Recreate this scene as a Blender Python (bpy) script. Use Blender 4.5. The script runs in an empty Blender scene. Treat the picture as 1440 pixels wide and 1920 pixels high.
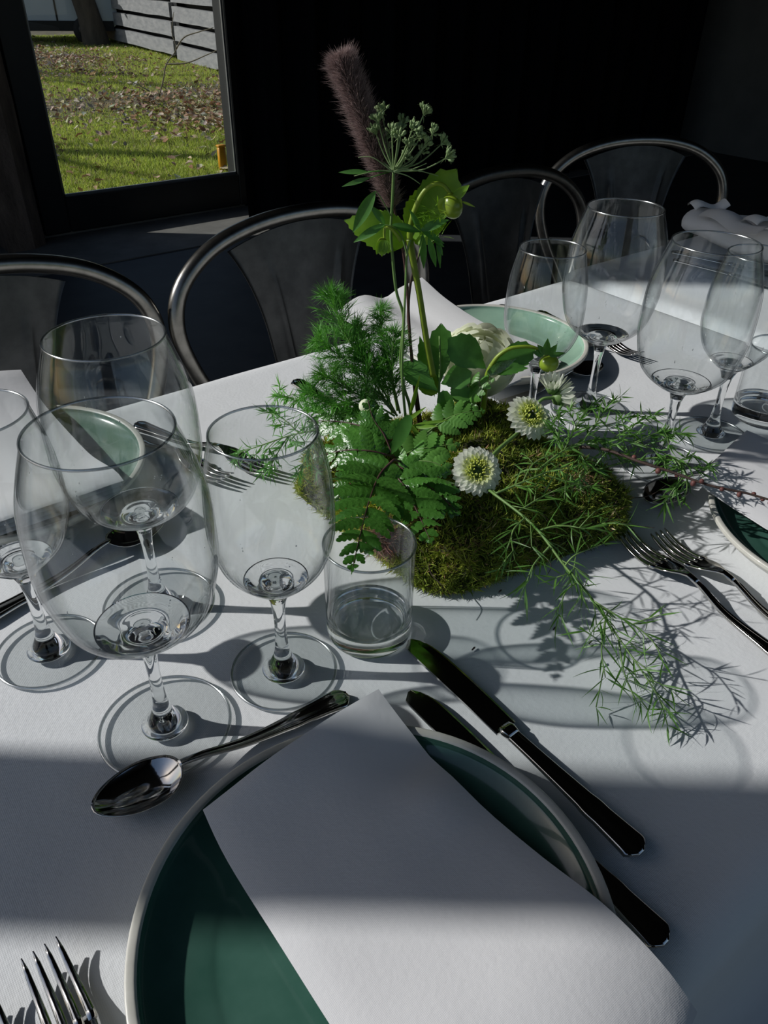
import bpy, math, random
import numpy as np
from mathutils import Vector, Matrix, noise

S = bpy.context.scene
COL = S.collection
PI = math.pi

# ------------------------------------------------------------------ camera
F_PX, CAM_H, TZ = 1443.0, 0.45, 0.75          # focal length in pixels of a 1440x1920 frame, eye height over the table, table height
_dn = np.array([-35.0, -2040.0, -F_PX]); _dn /= np.linalg.norm(_dn)
_up = -_dn
_vx = np.array([2270.0, 982.0, -F_PX]); _vx -= _up * _vx.dot(_up); _vx /= np.linalg.norm(_vx)
RC = np.array([_vx, np.cross(_up, _vx), _up])  # world <- camera
CC = np.array([0.0, 0.0, TZ + CAM_H])
cam = bpy.data.cameras.new('camera'); cam_o = bpy.data.objects.new('camera', cam); COL.objects.link(cam_o)
cam.sensor_fit = 'VERTICAL'; cam.sensor_height = 36.0; cam.lens = F_PX / 1920 * 36; cam.clip_start = 0.01
_m = Matrix([list(r) for r in RC]).to_4x4(); _m.translation = Vector(CC); cam_o.matrix_world = _m
S.camera = cam_o

# ------------------------------------------------------------------ sky, sun, exposure
SUN_EL = math.radians(33.3)
SUN_DIR = Vector((0.77 * math.cos(SUN_EL), -0.637 * math.cos(SUN_EL), -math.sin(SUN_EL)))   # way the light travels
world = bpy.data.worlds.new('sky'); S.world = world; world.use_nodes = True
wn = world.node_tree; bg = wn.nodes['Background']
sky = wn.nodes.new('ShaderNodeTexSky'); sky.sky_type = 'NISHITA'; sky.sun_disc = False
sky.sun_elevation = SUN_EL; sky.sun_rotation = math.atan2(-SUN_DIR.x, -SUN_DIR.y)
sky.air_density = 1.0; sky.dust_density = 1.0; sky.ozone_density = 1.0
wn.links.new(sky.outputs[0], bg.inputs[0]); bg.inputs[1].default_value = 0.07
sl = bpy.data.lights.new('sun', 'SUN'); sl.energy = 3.25; sl.angle = math.radians(0.75); sl.color = (1.0, 0.985, 0.96)
so = bpy.data.objects.new('sun', sl); COL.objects.link(so); so.rotation_euler = SUN_DIR.to_track_quat('-Z', 'Y').to_euler(); so.location = (-4, 4, 5)
sl.cycles.is_caustics_light = True
S.view_settings.view_transform = 'Standard'; S.view_settings.look = 'None'
S.view_settings.exposure = 0.0; S.view_settings.gamma = 1.0; S.view_settings.use_curve_mapping = False
cy = S.cycles
cy.use_denoising = True
cy.caustics_refractive = True; cy.caustics_reflective = False
cy.max_bounces = 14; cy.transmission_bounces = 14; cy.transparent_max_bounces = 16; cy.diffuse_bounces = 4; cy.glossy_bounces = 6
cy.sample_clamp_indirect = 3.0


# ------------------------------------------------------------------ placing helpers
def P(u, v, z=TZ):
    d = RC @ np.array([u - 720.0, 960.0 - v, -F_PX]); t = (z - CC[2]) / d[2]
    return Vector(CC + d * t)


HD = np.array([-RC[0, 2], -RC[1, 2]]); HD /= np.linalg.norm(HD)
VW = Vector((HD[0], HD[1], 0)); RT = Vector((HD[1], -HD[0], 0)); UP = Vector((0, 0, 1))


def Q(u, v, depth):
    d = RC @ np.array([u - 720.0, 960.0 - v, -F_PX]); t = depth / (d[0] * HD[0] + d[1] * HD[1])
    return Vector(CC + d * t)


def hdepth(p):
    return p[0] * HD[0] + p[1] * HD[1]


# ------------------------------------------------------------------ object helpers
ORIG = {}


def tag(o, label=None, cat=None, group=None, kind=None):
    if label: o['label'] = label
    if cat: o['category'] = cat
    if group: o['group'] = group
    if kind: o['kind'] = kind
    return o


def thing(name, label, cat, loc=(0, 0, 0), group=None):
    o = bpy.data.objects.new(name, None); COL.objects.link(o)
    o.location = loc; o.empty_display_size = 0.05
    ORIG[o.name] = Vector(loc)
    return tag(o, label, cat, group)


def link_mesh(name, me, parent=None, org=None):
    o = bpy.data.objects.new(name, me); COL.objects.link(o)
    if parent is not None:
        o.parent = parent; ORIG[o.name] = ORIG[parent.name]
    else:
        o.location = org or (0, 0, 0); ORIG[o.name] = Vector(org or (0, 0, 0))
    return o


def dup(root, loc, rotz=0.0, label=None, group=None, scale=None):
    r = root.copy(); COL.objects.link(r); r.location = loc; r.rotation_euler = (0, 0, rotz)
    if scale: r.scale = (scale,) * 3
    if label: r['label'] = label
    if group: r['group'] = group
    for ch in list(root.children):
        c = ch.copy(); COL.objects.link(c); c.parent = r
        for g in list(ch.children):
            d = g.copy(); COL.objects.link(d); d.parent = c
    return r


def spline(pts, n=8):
    p = [np.array(q, float) for q in pts]; out = []; k = len(p)
    for i in range(k - 1):
        p0, p1, p2, p3 = p[max(i - 1, 0)], p[i], p[i + 1], p[min(i + 2, k - 1)]
        for s in np.linspace(0, 1, n, endpoint=False):
            out.append(.5 * ((2 * p1) + (p2 - p0) * s + (2 * p0 - 5 * p1 + 4 * p2 - p3) * s * s + (3 * p1 - p0 - 3 * p2 + p3) * s ** 3))
    out.append(p[-1])
    return np.array(out)


class MB:
    def __init__(self):
        self.v = []; self.f = []; self.c = []

    def add(self, v, f, col=None):
        k = len(self.v); self.v.extend([tuple(x) for x in v]); self.f.extend([tuple(i + k for i in q) for q in f])
        if col is not None: self.c.extend([col] * len(v))
        return self

    def box(self, lo, hi, b=0.0):
        (x0, y0, z0), (x1, y1, z1) = lo, hi
        if b <= 0:
            v = [(x, y, z) for z in (z0, z1) for y in (y0, y1) for x in (x0, x1)]
            return self.add(v, [(0, 2, 3, 1), (4, 5, 7, 6), (0, 1, 5, 4), (2, 6, 7, 3), (0, 4, 6, 2), (1, 3, 7, 5)])
        rings = []
        for z, d in ((z0, b), (z0 + b, 0), (z1 - b, 0), (z1, b)):
            rings.append([(x0 + b + d, y0 + d, z), (x1 - b - d, y0 + d, z), (x1 - d, y0 + b + d, z), (x1 - d, y1 - b - d, z),
                          (x1 - b - d, y1 - d, z), (x0 + b + d, y1 - d, z), (x0 + d, y1 - b - d, z), (x0 + d, y0 + b + d, z)])
        v = [p for r in rings for p in r]; f = [tuple(reversed(range(8))), tuple(range(24, 32))]
        for r in range(3):
            for i in range(8):
                j = (i + 1) % 8; f.append((r * 8 + i, r * 8 + j, r * 8 + 8 + j, r * 8 + 8 + i))
        return self.add(v, f)

    def tube(self, pts, rad, n=8, cap=True, flat=None):
        pts = [Vector(p) for p in pts]; k = len(pts)
        rr = list(rad) if hasattr(rad, '__len__') else [rad] * k
        if len(rr) != k: rr = list(np.interp(np.linspace(0, 1, k), np.linspace(0, 1, len(rr)), rr))
        t0 = (pts[1] - pts[0]).normalized()
        a = t0.orthogonal().normalized() if flat is None else (flat - t0 * flat.dot(t0)).normalized()
        v = []; f = []
        for i in range(k):
            t = (pts[min(i + 1, k - 1)] - pts[max(i - 1, 0)])
            t = t.normalized() if t.length > 1e-9 else t0
            a = (a - t * a.dot(t)); a = a.normalized() if a.length > 1e-6 else t.orthogonal().normalized()
            b = t.cross(a)
            for j in range(n):
                g = 2 * PI * j / n; v.append(pts[i] + (a * math.cos(g) + b * math.sin(g)) * rr[i])
        for i in range(k - 1):
            for j in range(n):
                q = (j + 1) % n; f.append((i * n + j, i * n + q, (i + 1) * n + q, (i + 1) * n + j))
        if cap: f.append(tuple(reversed(range(n)))); f.append(tuple(range((k - 1) * n, k * n)))
        return self.add(v, f)

    def lathe(self, prof, c=(0, 0, 0), n=48, axis=None):
        ax = Vector(axis).normalized() if axis is not None else Vector((0, 0, 1))
        a = ax.orthogonal().normalized() if axis is not None else Vector((1, 0, 0)); b = ax.cross(a)
        c = Vector(c); v = []; rings = []; f = []
        for r, z in prof:
            if r < 1e-6: rings.append([len(v)]); v.append(c + ax * z)
            else:
                rings.append(list(range(len(v), len(v) + n)))
                for i in range(n):
                    g = 2 * PI * i / n; v.append(c + ax * z + (a * math.cos(g) + b * math.sin(g)) * r)
        for p, q in zip(rings, rings[1:]):
            for i in range(n):
                j = (i + 1) % n
                if len(p) == 1 and len(q) == 1: continue
                if len(p) == 1: f.append((p[0], q[j], q[i]))
                elif len(q) == 1: f.append((p[i], p[j], q[0]))
                else: f.append((p[i], p[j], q[j], q[i]))
        return self.add(v, f)

    def blob(self, c, r, n=8, m=6, d=None, stretch=1.0, jit=0.0, rng=None):
        d = Vector(d).normalized() if d is not None else Vector((0, 0, 1))
        pr = [(r * math.sin(PI * i / m) * (1 + (rng.uniform(-jit, jit) if rng else 0)), -r * stretch * math.cos(PI * i / m)) for i in range(m + 1)]
        pr[0] = (0, pr[0][1]); pr[-1] = (0, pr[-1][1])
        return self.lathe(pr, c, n, d)

    def loft(self, secs, cap=True):
        n = len(secs[0]); v = [p for s in secs for p in s]; f = []
        for i in range(len(secs) - 1):
            for j in range(n):
                q = (j + 1) % n; f.append((i * n + j, i * n + q, (i + 1) * n + q, (i + 1) * n + j))
        if cap: f.append(tuple(reversed(range(n)))); f.append(tuple(range((len(secs) - 1) * n, len(secs) * n)))
        return self.add(v, f)

    def grid(self, rows):
        n = len(rows[0]); v = [p for r in rows for p in r]; f = []
        for i in range(len(rows) - 1):
            for j in range(n - 1): f.append((i * n + j, i * n + j + 1, (i + 1) * n + j + 1, (i + 1) * n + j))
        return self.add(v, f)

    def leaf(self, base, d, up, L, W, shape='ovate', teeth=0, bend=0.2, fold=0.2, n=10, amp=0.16, col=None, twist=0.0, corr=0.0):
        """a leaf blade: midrib row with a left and a right half, toothed edge if teeth"""
        base = Vector(base); d = Vector(d).normalized(); up = Vector(up); up = (up - d * up.dot(d))
        up = up.normalized() if up.length > 1e-6 else d.orthogonal().normalized()
        side = d.cross(up)
        if teeth: n = teeth * (4 if shape == 'frond' else 2)
        rows = []
        for i in range(n + 1):
            s = i / n
            if shape == 'ovate': w = math.sin(PI * min(1, s ** 0.72)) ** 0.85
            elif shape == 'lance': w = math.sin(PI * s ** 0.85) ** 0.9
            elif shape == 'frond': w = min(1, .45 + s * 3.2) * (1 - s) ** .62
            elif shape == 'tri': w = min(1, s * 9) * (1 - s) ** 0.85
            elif shape == 'obov': w = math.sin(PI * min(1, s ** 1.5)) ** 0.7
            elif shape == 'needle': w = min(1, s * 4) * min(1, (1 - s) * 2.2)
            else: w = math.sin(PI * s)
            w = max(w, 0.0) * W * 0.5
            sh = 0.0
            if teeth and shape == 'frond':
                q = s * teeth % 1.0; w *= 1 - amp * 1.6 * (1 - math.sin(PI * q) ** .7) if 0 < s < 1 else 1; sh = .5 * w / L
            elif teeth:
                w *= 1 + (amp if i % 2 == 0 else -amp); sh = (0.6 / n if i % 2 == 0 else 0)
            if i == n: w = 0.0003 * (1 if W > 0.004 else 0.3)
            if i == 0: w = max(w, W * 0.03)
            ang = bend * s
            ctr = base + d * (L * (math.sin(ang) / bend if abs(bend) > 1e-4 else s)) - up * (L * ((1 - math.cos(ang)) / bend) if abs(bend) > 1e-4 else 0)
            dd = d * math.cos(ang) - up * math.sin(ang); uu = up * math.cos(ang) + d * math.sin(ang)
            tw = twist * s; sd = side * math.cos(tw) + uu * math.sin(tw); uu = uu * math.cos(tw) - side * math.sin(tw)
            hh = fold * w + (corr * w * math.cos(2 * PI * s * teeth) if teeth and corr else 0)
            rows.append([ctr + sd * w + uu * hh + dd * L * sh, ctr, ctr - sd * w + uu * hh + dd * L * sh])
        k = len(self.v)
        self.grid(rows)
        if col is not None: self.c.extend([col] * (len(self.v) - k))
        return self

    def build(self, name, mat, parent=None, smooth=True, org=None):
        o0 = ORIG[parent.name] if parent is not None else Vector(org or (0, 0, 0))
        me = bpy.data.meshes.new(name)
        me.from_pydata([(x[0] - o0.x, x[1] - o0.y, x[2] - o0.z) for x in self.v], [], self.f)
        if smooth and len(me.polygons): me.polygons.foreach_set('use_smooth', [True] * len(me.polygons))
        if len(self.c) == len(self.v) and self.c:
            at = me.color_attributes.new('tint', 'FLOAT_COLOR', 'POINT')
            at.data.foreach_set('color', np.array([(c[0], c[1], c[2], 1.0) for c in self.c], 'f').ravel())
        me.materials.append(mat); me.update()
        return link_mesh(name, me, parent, org)


def fast_mesh(name, verts, tris, mat, parent=None, cols=None, org=None, smooth=True):
    """numpy triangles straight into a mesh"""
    o0 = np.array(ORIG[parent.name] if parent is not None else (org or (0, 0, 0)))
    v = (np.asarray(verts) - o0).astype('f'); t = np.asarray(tris).astype('i')
    me = bpy.data.meshes.new(name)
    me.vertices.add(len(v)); me.vertices.foreach_set('co', v.ravel())
    me.loops.add(t.size); me.loops.foreach_set('vertex_index', t.ravel())
    me.polygons.add(len(t)); me.polygons.foreach_set('loop_start', np.arange(0, t.size, 3)); me.polygons.foreach_set('loop_total', np.full(len(t), 3))
    if smooth: me.polygons.foreach_set('use_smooth', np.ones(len(t), bool))
    if cols is not None:
        at = me.color_attributes.new('tint', 'FLOAT_COLOR', 'POINT')
        c = np.ones((len(v), 4), 'f'); c[:, :3] = cols; at.data.foreach_set('color', c.ravel())
    me.update(calc_edges=True); me.validate(); me.materials.append(mat)
    return link_mesh(name, me, parent, org)


def strands(base, dirs, length, width, curl, rng, mid=True):
    """bent tapered blades: 5 verts, 3 triangles each. base, dirs: (n,3)"""
    n = len(base); d = dirs / np.linalg.norm(dirs, axis=1)[:, None]
    r = rng.normal(size=(n, 3)); side = np.cross(d, r); side /= np.linalg.norm(side, axis=1)[:, None] + 1e-9
    bendv = np.cross(side, d)
    L = np.asarray(length).reshape(-1, 1); W = np.asarray(width).reshape(-1, 1); cu = np.asarray(curl).reshape(-1, 1)
    m = base + d * L * .5 + bendv * cu * L * .15; t = base + d * L * .92 + bendv * cu * L * .5
    v = np.stack([base - side * W * .5, base + side * W * .5, m - side * W * .42, m + side * W * .42, t], 1).reshape(-1, 3)
    k = np.arange(n)[:, None] * 5
    tr = np.stack([k + [0, 1, 3], k + [0, 3, 2], k + [2, 3, 4]], 1).reshape(-1, 3)
    return v, tr


# ------------------------------------------------------------------ materials
def new_mat(name):
    m = bpy.data.materials.new(name); m.use_nodes = True
    nt = m.node_tree; return m, nt, nt.nodes['Principled BSDF']


def nd(nt, t, **k):
    n = nt.nodes.new(t)
    for a, b in k.items(): setattr(n, a, b)
    return n


def noise_col(nt, c1, c2, scale, detail=4, rough=.6, lo=.3, hi=.7, coord='Object', vec=None):
    tc = nd(nt, 'ShaderNodeTexCoord'); no = nd(nt, 'ShaderNodeTexNoise'); no.inputs['Scale'].default_value = scale
    no.inputs['Detail'].default_value = detail; no.inputs['Roughness'].default_value = rough
    src = tc.outputs[coord]
    if vec:
        mp = nd(nt, 'ShaderNodeMapping'); mp.inputs['Scale'].default_value = vec; nt.links.new(src, mp.inputs[0]); src = mp.outputs[0]
    nt.links.new(src, no.inputs['Vector'])
    cr = nd(nt, 'ShaderNodeValToRGB'); cr.color_ramp.elements[0].position = lo; cr.color_ramp.elements[1].position = hi
    cr.color_ramp.elements[0].color = (*c1, 1); cr.color_ramp.elements[1].color = (*c2, 1)
    nt.links.new(no.outputs['Fac'], cr.inputs[0])
    return cr.outputs[0], no


def bump(nt, b, height, strength=.2, dist=.001):
    bp = nd(nt, 'ShaderNodeBump'); bp.inputs['Strength'].default_value = strength; bp.inputs['Distance'].default_value = dist
    nt.links.new(height, bp.inputs['Height']); nt.links.new(bp.outputs[0], b.inputs['Normal']); return bp


def pmat(name, c1, c2=None, scale=20, rough=.5, metal=0.0, bmp=0.0, bscale=None, bdist=.001, vec=None, spec=None, coat=0.0):
    m, nt, b = new_mat(name)
    b.inputs['Roughness'].default_value = rough; b.inputs['Metallic'].default_value = metal
    if spec is not None: b.inputs['Specular IOR Level'].default_value = spec
    if coat: b.inputs['Coat Weight'].default_value = coat; b.inputs['Coat Roughness'].default_value = .04
    if c2 is None: c2 = tuple(x * .85 for x in c1)
    col, no = noise_col(nt, c1, c2, scale, vec=vec); nt.links.new(col, b.inputs['Base Color'])
    if bmp:
        n2 = nd(nt, 'ShaderNodeTexNoise'); n2.inputs['Scale'].default_value = bscale or scale * 3; n2.inputs['Detail'].default_value = 5
        nt.links.new(nt.nodes['Texture Coordinate'].outputs['Object'], n2.inputs['Vector']); bump(nt, b, n2.outputs['Fac'], bmp, bdist)
    return m


def cloth_mat(name, col, weave=1800.0, bmp=.25):
    m, nt, b = new_mat(name)
    b.inputs['Roughness'].default_value = .9; b.inputs['Specular IOR Level'].default_value = .15
    b.inputs['Sheen Weight'].default_value = .08
    c, no = noise_col(nt, tuple(x * .95 for x in col), col, 9); nt.links.new(c, b.inputs['Base Color'])
    tc = nt.nodes['Texture Coordinate']
    w1 = nd(nt, 'ShaderNodeTexWave', bands_direction='X'); w1.inputs['Scale'].default_value = weave / 6.28
    w2 = nd(nt, 'ShaderNodeTexWave', bands_direction='Y'); w2.inputs['Scale'].default_value = weave / 6.28
    n2 = nd(nt, 'ShaderNodeTexNoise'); n2.inputs['Scale'].default_value = 260; n2.inputs['Detail'].default_value = 3
    n3 = nd(nt, 'ShaderNodeTexNoise'); n3.inputs['Scale'].default_value = 14; n3.inputs['Detail'].default_value = 4
    for x in (w1, w2, n2, n3): nt.links.new(tc.outputs['Object'], x.inputs['Vector'])
    a = nd(nt, 'ShaderNodeMath', operation='ADD'); nt.links.new(w1.outputs['Fac'], a.inputs[0]); nt.links.new(w2.outputs['Fac'], a.inputs[1])
    a1 = nd(nt, 'ShaderNodeMath', operation='MULTIPLY_ADD'); nt.links.new(a.outputs[0], a1.inputs[0]); a1.inputs[1].default_value = .12; nt.links.new(n2.outputs['Fac'], a1.inputs[2])
    a2 = nd(nt, 'ShaderNodeMath', operation='MULTIPLY_ADD'); nt.links.new(n3.outputs['Fac'], a2.inputs[0]); a2.inputs[1].default_value = 5.0; nt.links.new(a1.outputs[0], a2.inputs[2])
    bump(nt, b, a2.outputs[0], bmp, .0012)
    return m


def leaf_mat(name, c1, c2, scale=40, rough=.45, trans=.3, tcol=None, tint=False, spec=.5, vein=0.0):
    m, nt, b = new_mat(name)
    out = nt.nodes['Material Output']
    b.inputs['Roughness'].default_value = rough; b.inputs['Specular IOR Level'].default_value = spec
    col, no = noise_col(nt, c1, c2, scale)
    if tint:
        at = nd(nt, 'ShaderNodeAttribute', attribute_name='tint'); mx = nd(nt, 'ShaderNodeMix', data_type='RGBA', blend_type='MULTIPLY')
        mx.inputs[0].default_value = 1.0; nt.links.new(col, mx.inputs[6]); nt.links.new(at.outputs['Color'], mx.inputs[7]); col = mx.outputs[2]
    oi = nd(nt, 'ShaderNodeObjectInfo'); mr_ = nd(nt, 'ShaderNodeMapRange'); mr_.inputs[3].default_value = .82; mr_.inputs[4].default_value = 1.2
    nt.links.new(oi.outputs['Random'], mr_.inputs[0]); hv = nd(nt, 'ShaderNodeHueSaturation'); nt.links.new(mr_.outputs[0], hv.inputs['Value']); nt.links.new(col, hv.inputs['Color']); col = hv.outputs[0]
    if vein:
        n2 = nd(nt, 'ShaderNodeTexNoise'); n2.inputs['Scale'].default_value = 420; n2.inputs['Detail'].default_value = 4
        nt.links.new(nt.nodes['Texture Coordinate'].outputs['Object'], n2.inputs['Vector']); bump(nt, b, n2.outputs['Fac'], vein, .0015)
    nt.links.new(col, b.inputs['Base Color'])
    if trans > 0:
        tr = nd(nt, 'ShaderNodeBsdfTranslucent')
        hs = nd(nt, 'ShaderNodeHueSaturation'); hs.inputs['Hue'].default_value = .49; hs.inputs['Saturation'].default_value = 1.1; hs.inputs['Value'].default_value = 1.7
        nt.links.new(col, hs.inputs['Color']); nt.links.new(hs.outputs[0], tr.inputs[0])
        ms = nd(nt, 'ShaderNodeMixShader'); ms.inputs[0].default_value = trans
        nt.links.new(b.outputs[0], ms.inputs[1]); nt.links.new(tr.outputs[0], ms.inputs[2]); nt.links.new(ms.outputs[0], out.inputs['Surface'])
    return m


M = {}
M['cloth'] = cloth_mat('white_tablecloth_cotton', (.78, .80, .815))
M['napkin'] = cloth_mat('napkin_linen', (.74, .74, .75), 2400, .15)
M['napkin_lit'] = cloth_mat('napkin_linen_lit', (.80, .80, .80), 2400, .15)  # brighter copy of the napkin linen for the sunlit folds
M['glaze'] = pmat('green_glaze', (.042, .120, .090), (.065, .155, .120), 30, .16, coat=.6)
M['celadon'] = pmat('pale_green_glaze', (.26, .42, .32), (.33, .50, .38), 30, .18, coat=.6)
M['celadon_shaded'] = pmat('pale_green_glaze_shaded', (.14, .225, .175), (.18, .275, .21), 30, .18, coat=.6)  # pale green glaze darkened for the glass shadow over the left plate
M['cream'] = pmat('cream_stoneware', (.55, .54, .48), (.64, .63, .57), 60, .35, bmp=.05, coat=.2)
M['steel'] = pmat('cutlery_steel', (.55, .54, .52), (.62, .61, .59), 80, .09, 1.0, bmp=.01, bscale=300)
M['tube'] = pmat('galvanised_tube', (.20, .195, .18), (.30, .29, .27), 45, .30, 1.0, bmp=.05)
M['sheet'] = pmat('dark_sheet_metal', (.045, .048, .05), (.075, .078, .08), 30, .42, .85, bmp=.05)
M['black'] = pmat('black_paint', (.006, .007, .009), (.009, .010, .012), 12, .6)
M['frame'] = pmat('black_window_frame', (.008, .009, .010), (.012, .013, .014), 20, .45)
M['curtain'] = pmat('black_velvet', (.004, .0045, .006), (.008, .009, .012), 30, .95, vec=(6, 6, .3), spec=.1)
M['grey_wall'] = pmat('charcoal_plaster', (.15, .15, .145), (.19, .187, .18), 5, .9, bmp=.1)
M['floor'] = pmat('dark_concrete', (.03, .032, .038), (.055, .057, .062), 6, .6, bmp=.15, bscale=60)
M['ceiling'] = pmat('dark_ceiling', (.03, .03, .03), (.04, .04, .04), 5, .9)
M['oldwood'] = pmat('rough_old_wood', (.10, .072, .055), (.26, .19, .15), 14, .9, bmp=.8, bscale=60, bdist=.006, vec=(1, 1, .25))
M['sill'] = pmat('stone_sill', (.30, .28, .25), (.36, .34, .30), 20, .85, bmp=.2)
M['stone'] = pmat('sunlit_stone_strip', (.16, .15, .14), (.24, .23, .21), 7, .8, bmp=.3, bscale=70)  # paler than the floor, to carry the sun patch by the door
M['rim'] = None
M['spot'] = pmat('dried_water_spot', (.8, .8, .8), (.85, .85, .85), 50, .3)
M['wood'] = pmat('table_wood', (.12, .07, .04), (.18, .11, .06), 8, .5, vec=(1, 8, 8))
M['board'] = pmat('weathered_board', (.23, .23, .24), (.36, .35, .35), 5, .9, bmp=.4, bscale=30, bdist=.01, vec=(8, .6, 4))
M['soil'] = pmat('bare_soil', (.10, .085, .05), (.22, .18, .12), 7, .95, bmp=.8, bscale=30, bdist=.02)
M['bark'] = pmat('tree_bark', (.06, .05, .04), (.12, .10, .08), 9, .9, bmp=.8, bdist=.01, vec=(1, 1, .3))
M['paletwig'] = pmat('pale_bare_twig', (.22, .19, .13), (.34, .30, .22), 20, .8)
M['carpaint'] = pmat('pale_blue_van_paint', (.42, .50, .58), (.45, .53, .61), 4, .25, coat=.8)
M['carglass'] = pmat('dark_car_glass', (.02, .025, .03), (.03, .035, .04), 4, .05)
M['rubber'] = pmat('black_rubber', (.012, .012, .012), (.02, .02, .02), 30, .8)
M['orange'] = pmat('orange_plastic', (.62, .27, .01), (.72, .34, .02), 20, .4)
M['rubberhub'] = pmat('wheel_hub_grey', (.25, .26, .27), (.3, .31, .32), 20, .4, .6)


def glass_mat():
    m = bpy.data.materials.new('clear_glass'); m.use_nodes = True; nt = m.node_tree; nt.nodes.clear()
    g = nd(nt, 'ShaderNodeBsdfGlass'); g.inputs['IOR'].default_value = 1.5; g.inputs['Roughness'].default_value = 0.0
    lw = nd(nt, 'ShaderNodeRGB'); lw.outputs[0].default_value = (.985, .99, .99, 1)
    nt.links.new(lw.outputs[0], g.inputs['Color'])
    o = nd(nt, 'ShaderNodeOutputMaterial'); nt.links.new(g.outputs[0], o.inputs[0]); return m


def sheet_mat():
    """thin blown wall: light goes straight through, it mirrors like both faces of a glass wall"""
    m = bpy.data.materials.new('thin_blown_glass'); m.use_nodes = True; nt = m.node_tree; nt.nodes.clear()
    g = nd(nt, 'ShaderNodeBsdfTransparent'); g.inputs[0].default_value = (.975, .985, .985, 1)
    gl = nd(nt, 'ShaderNodeBsdfGlossy'); gl.inputs['Roughness'].default_value = 0.0
    lw2 = nd(nt, 'ShaderNodeLayerWeight'); lw2.inputs['Blend'].default_value = .5
    p2 = nd(nt, 'ShaderNodeMath', operation='POWER'); nt.links.new(lw2.outputs['Facing'], p2.inputs[0]); p2.inputs[1].default_value = 6.0
    cm = nd(nt, 'ShaderNodeMix', data_type='RGBA'); cm.inputs[6].default_value = (.975, .985, .985, 1); cm.inputs[7].default_value = (.30, .34, .37, 1)
    nt.links.new(p2.outputs[0], cm.inputs[0]); nt.links.new(cm.outputs[2], g.inputs[0])
    pw = nd(nt, 'ShaderNodeMath', operation='POWER'); nt.links.new(lw2.outputs['Facing'], pw.inputs[0]); pw.inputs[1].default_value = 4.0
    ma = nd(nt, 'ShaderNodeMath', operation='MULTIPLY_ADD', use_clamp=True); nt.links.new(pw.outputs[0], ma.inputs[0]); ma.inputs[1].default_value = .80; ma.inputs[2].default_value = .05
    mx = nd(nt, 'ShaderNodeMixShader'); nt.links.new(ma.outputs[0], mx.inputs[0]); nt.links.new(g.outputs[0], mx.inputs[1]); nt.links.new(gl.outputs[0], mx.inputs[2])
    o = nd(nt, 'ShaderNodeOutputMaterial'); nt.links.new(mx.outputs[0], o.inputs[0]); return m


def pane_mat():
    """thin flat window glass: light goes straight through, the surface mirrors by Fresnel"""
    m = bpy.data.materials.new('window_pane_glass'); m.use_nodes = True; nt = m.node_tree; nt.nodes.clear()
    t = nd(nt, 'ShaderNodeBsdfTransparent'); t.inputs[0].default_value = (.93, .95, .94, 1)
    g = nd(nt, 'ShaderNodeBsdfGlossy'); g.inputs['Roughness'].default_value = .01
    lw = nd(nt, 'ShaderNodeLayerWeight'); lw.inputs['Blend'].default_value = .5
    pw = nd(nt, 'ShaderNodeMath', operation='POWER'); nt.links.new(lw.outputs['Facing'], pw.inputs[0]); pw.inputs[1].default_value = 5.0
    fr = nd(nt, 'ShaderNodeMath', operation='MULTIPLY_ADD', use_clamp=True); nt.links.new(pw.outputs[0], fr.inputs[0]); fr.inputs[1].default_value = .9; fr.inputs[2].default_value = .035
    no = nd(nt, 'ShaderNodeTexNoise'); no.inputs['Scale'].default_value = 3
    bp = nd(nt, 'ShaderNodeBump'); bp.inputs['Strength'].default_value = .02; nt.links.new(no.outputs['Fac'], bp.inputs['Height']); nt.links.new(bp.outputs[0], g.inputs['Normal'])
    mx = nd(nt, 'ShaderNodeMixShader'); nt.links.new(fr.outputs[0], mx.inputs[0]); nt.links.new(t.outputs[0], mx.inputs[1]); nt.links.new(g.outputs[0], mx.inputs[2])
    o = nd(nt, 'ShaderNodeOutputMaterial'); nt.links.new(mx.outputs[0], o.inputs[0]); return m


M['glass'] = glass_mat(); M['pane'] = pane_mat(); M['sheet_glass'] = sheet_mat()


def rim_mat():
    """fire-polished bead at the rim: mostly clear, catches light all round"""
    m = bpy.data.materials.new('polished_glass_rim'); m.use_nodes = True; nt = m.node_tree; nt.nodes.clear()
    t = nd(nt, 'ShaderNodeBsdfTransparent'); t.inputs[0].default_value = (.72, .76, .78, 1)
    g = nd(nt, 'ShaderNodeBsdfGlossy'); g.inputs['Roughness'].default_value = .22
    mx = nd(nt, 'ShaderNodeMixShader'); mx.inputs[0].default_value = .42; nt.links.new(t.outputs[0], mx.inputs[1]); nt.links.new(g.outputs[0], mx.inputs[2])
    o = nd(nt, 'ShaderNodeOutputMaterial'); nt.links.new(mx.outputs[0], o.inputs[0]); return m


M['rim'] = rim_mat()
M['fern'] = leaf_mat('glossy_fern', (.042, .140, .020), (.085, .235, .040), 60, .22, .20, spec=1.0, vein=.5)
M['fernlight'] = leaf_mat('light_fern', (0.081, 0.230, 0.041), (0.149, 0.351, 0.068), 60, .38, .28)
M['leafgreen'] = leaf_mat('mid_green_leaf', (0.053, 0.165, 0.022), (0.090, 0.255, 0.045), 70, .40, .30)
M['limeleaf'] = leaf_mat('lime_green_bract', (0.138, 0.288, 0.027), (0.225, 0.413, 0.050), 60, .42, .40)
M['limestem'] = leaf_mat('lime_green_stem', (.20, .30, .02), (.28, .38, .04), 60, .40, .10)
M['greenstem'] = leaf_mat('green_stem', (0.130, 0.247, 0.065), (0.195, 0.325, 0.091), 60, .45, .08)
M['umbel'] = leaf_mat('grey_green_umbel', (.20, .30, .12), (.33, .44, .20), 200, .6, .12)
M['dill'] = leaf_mat('feathery_dill', (0.069, 0.230, 0.034), (0.127, 0.356, 0.063), 30, .5, .25)
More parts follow.
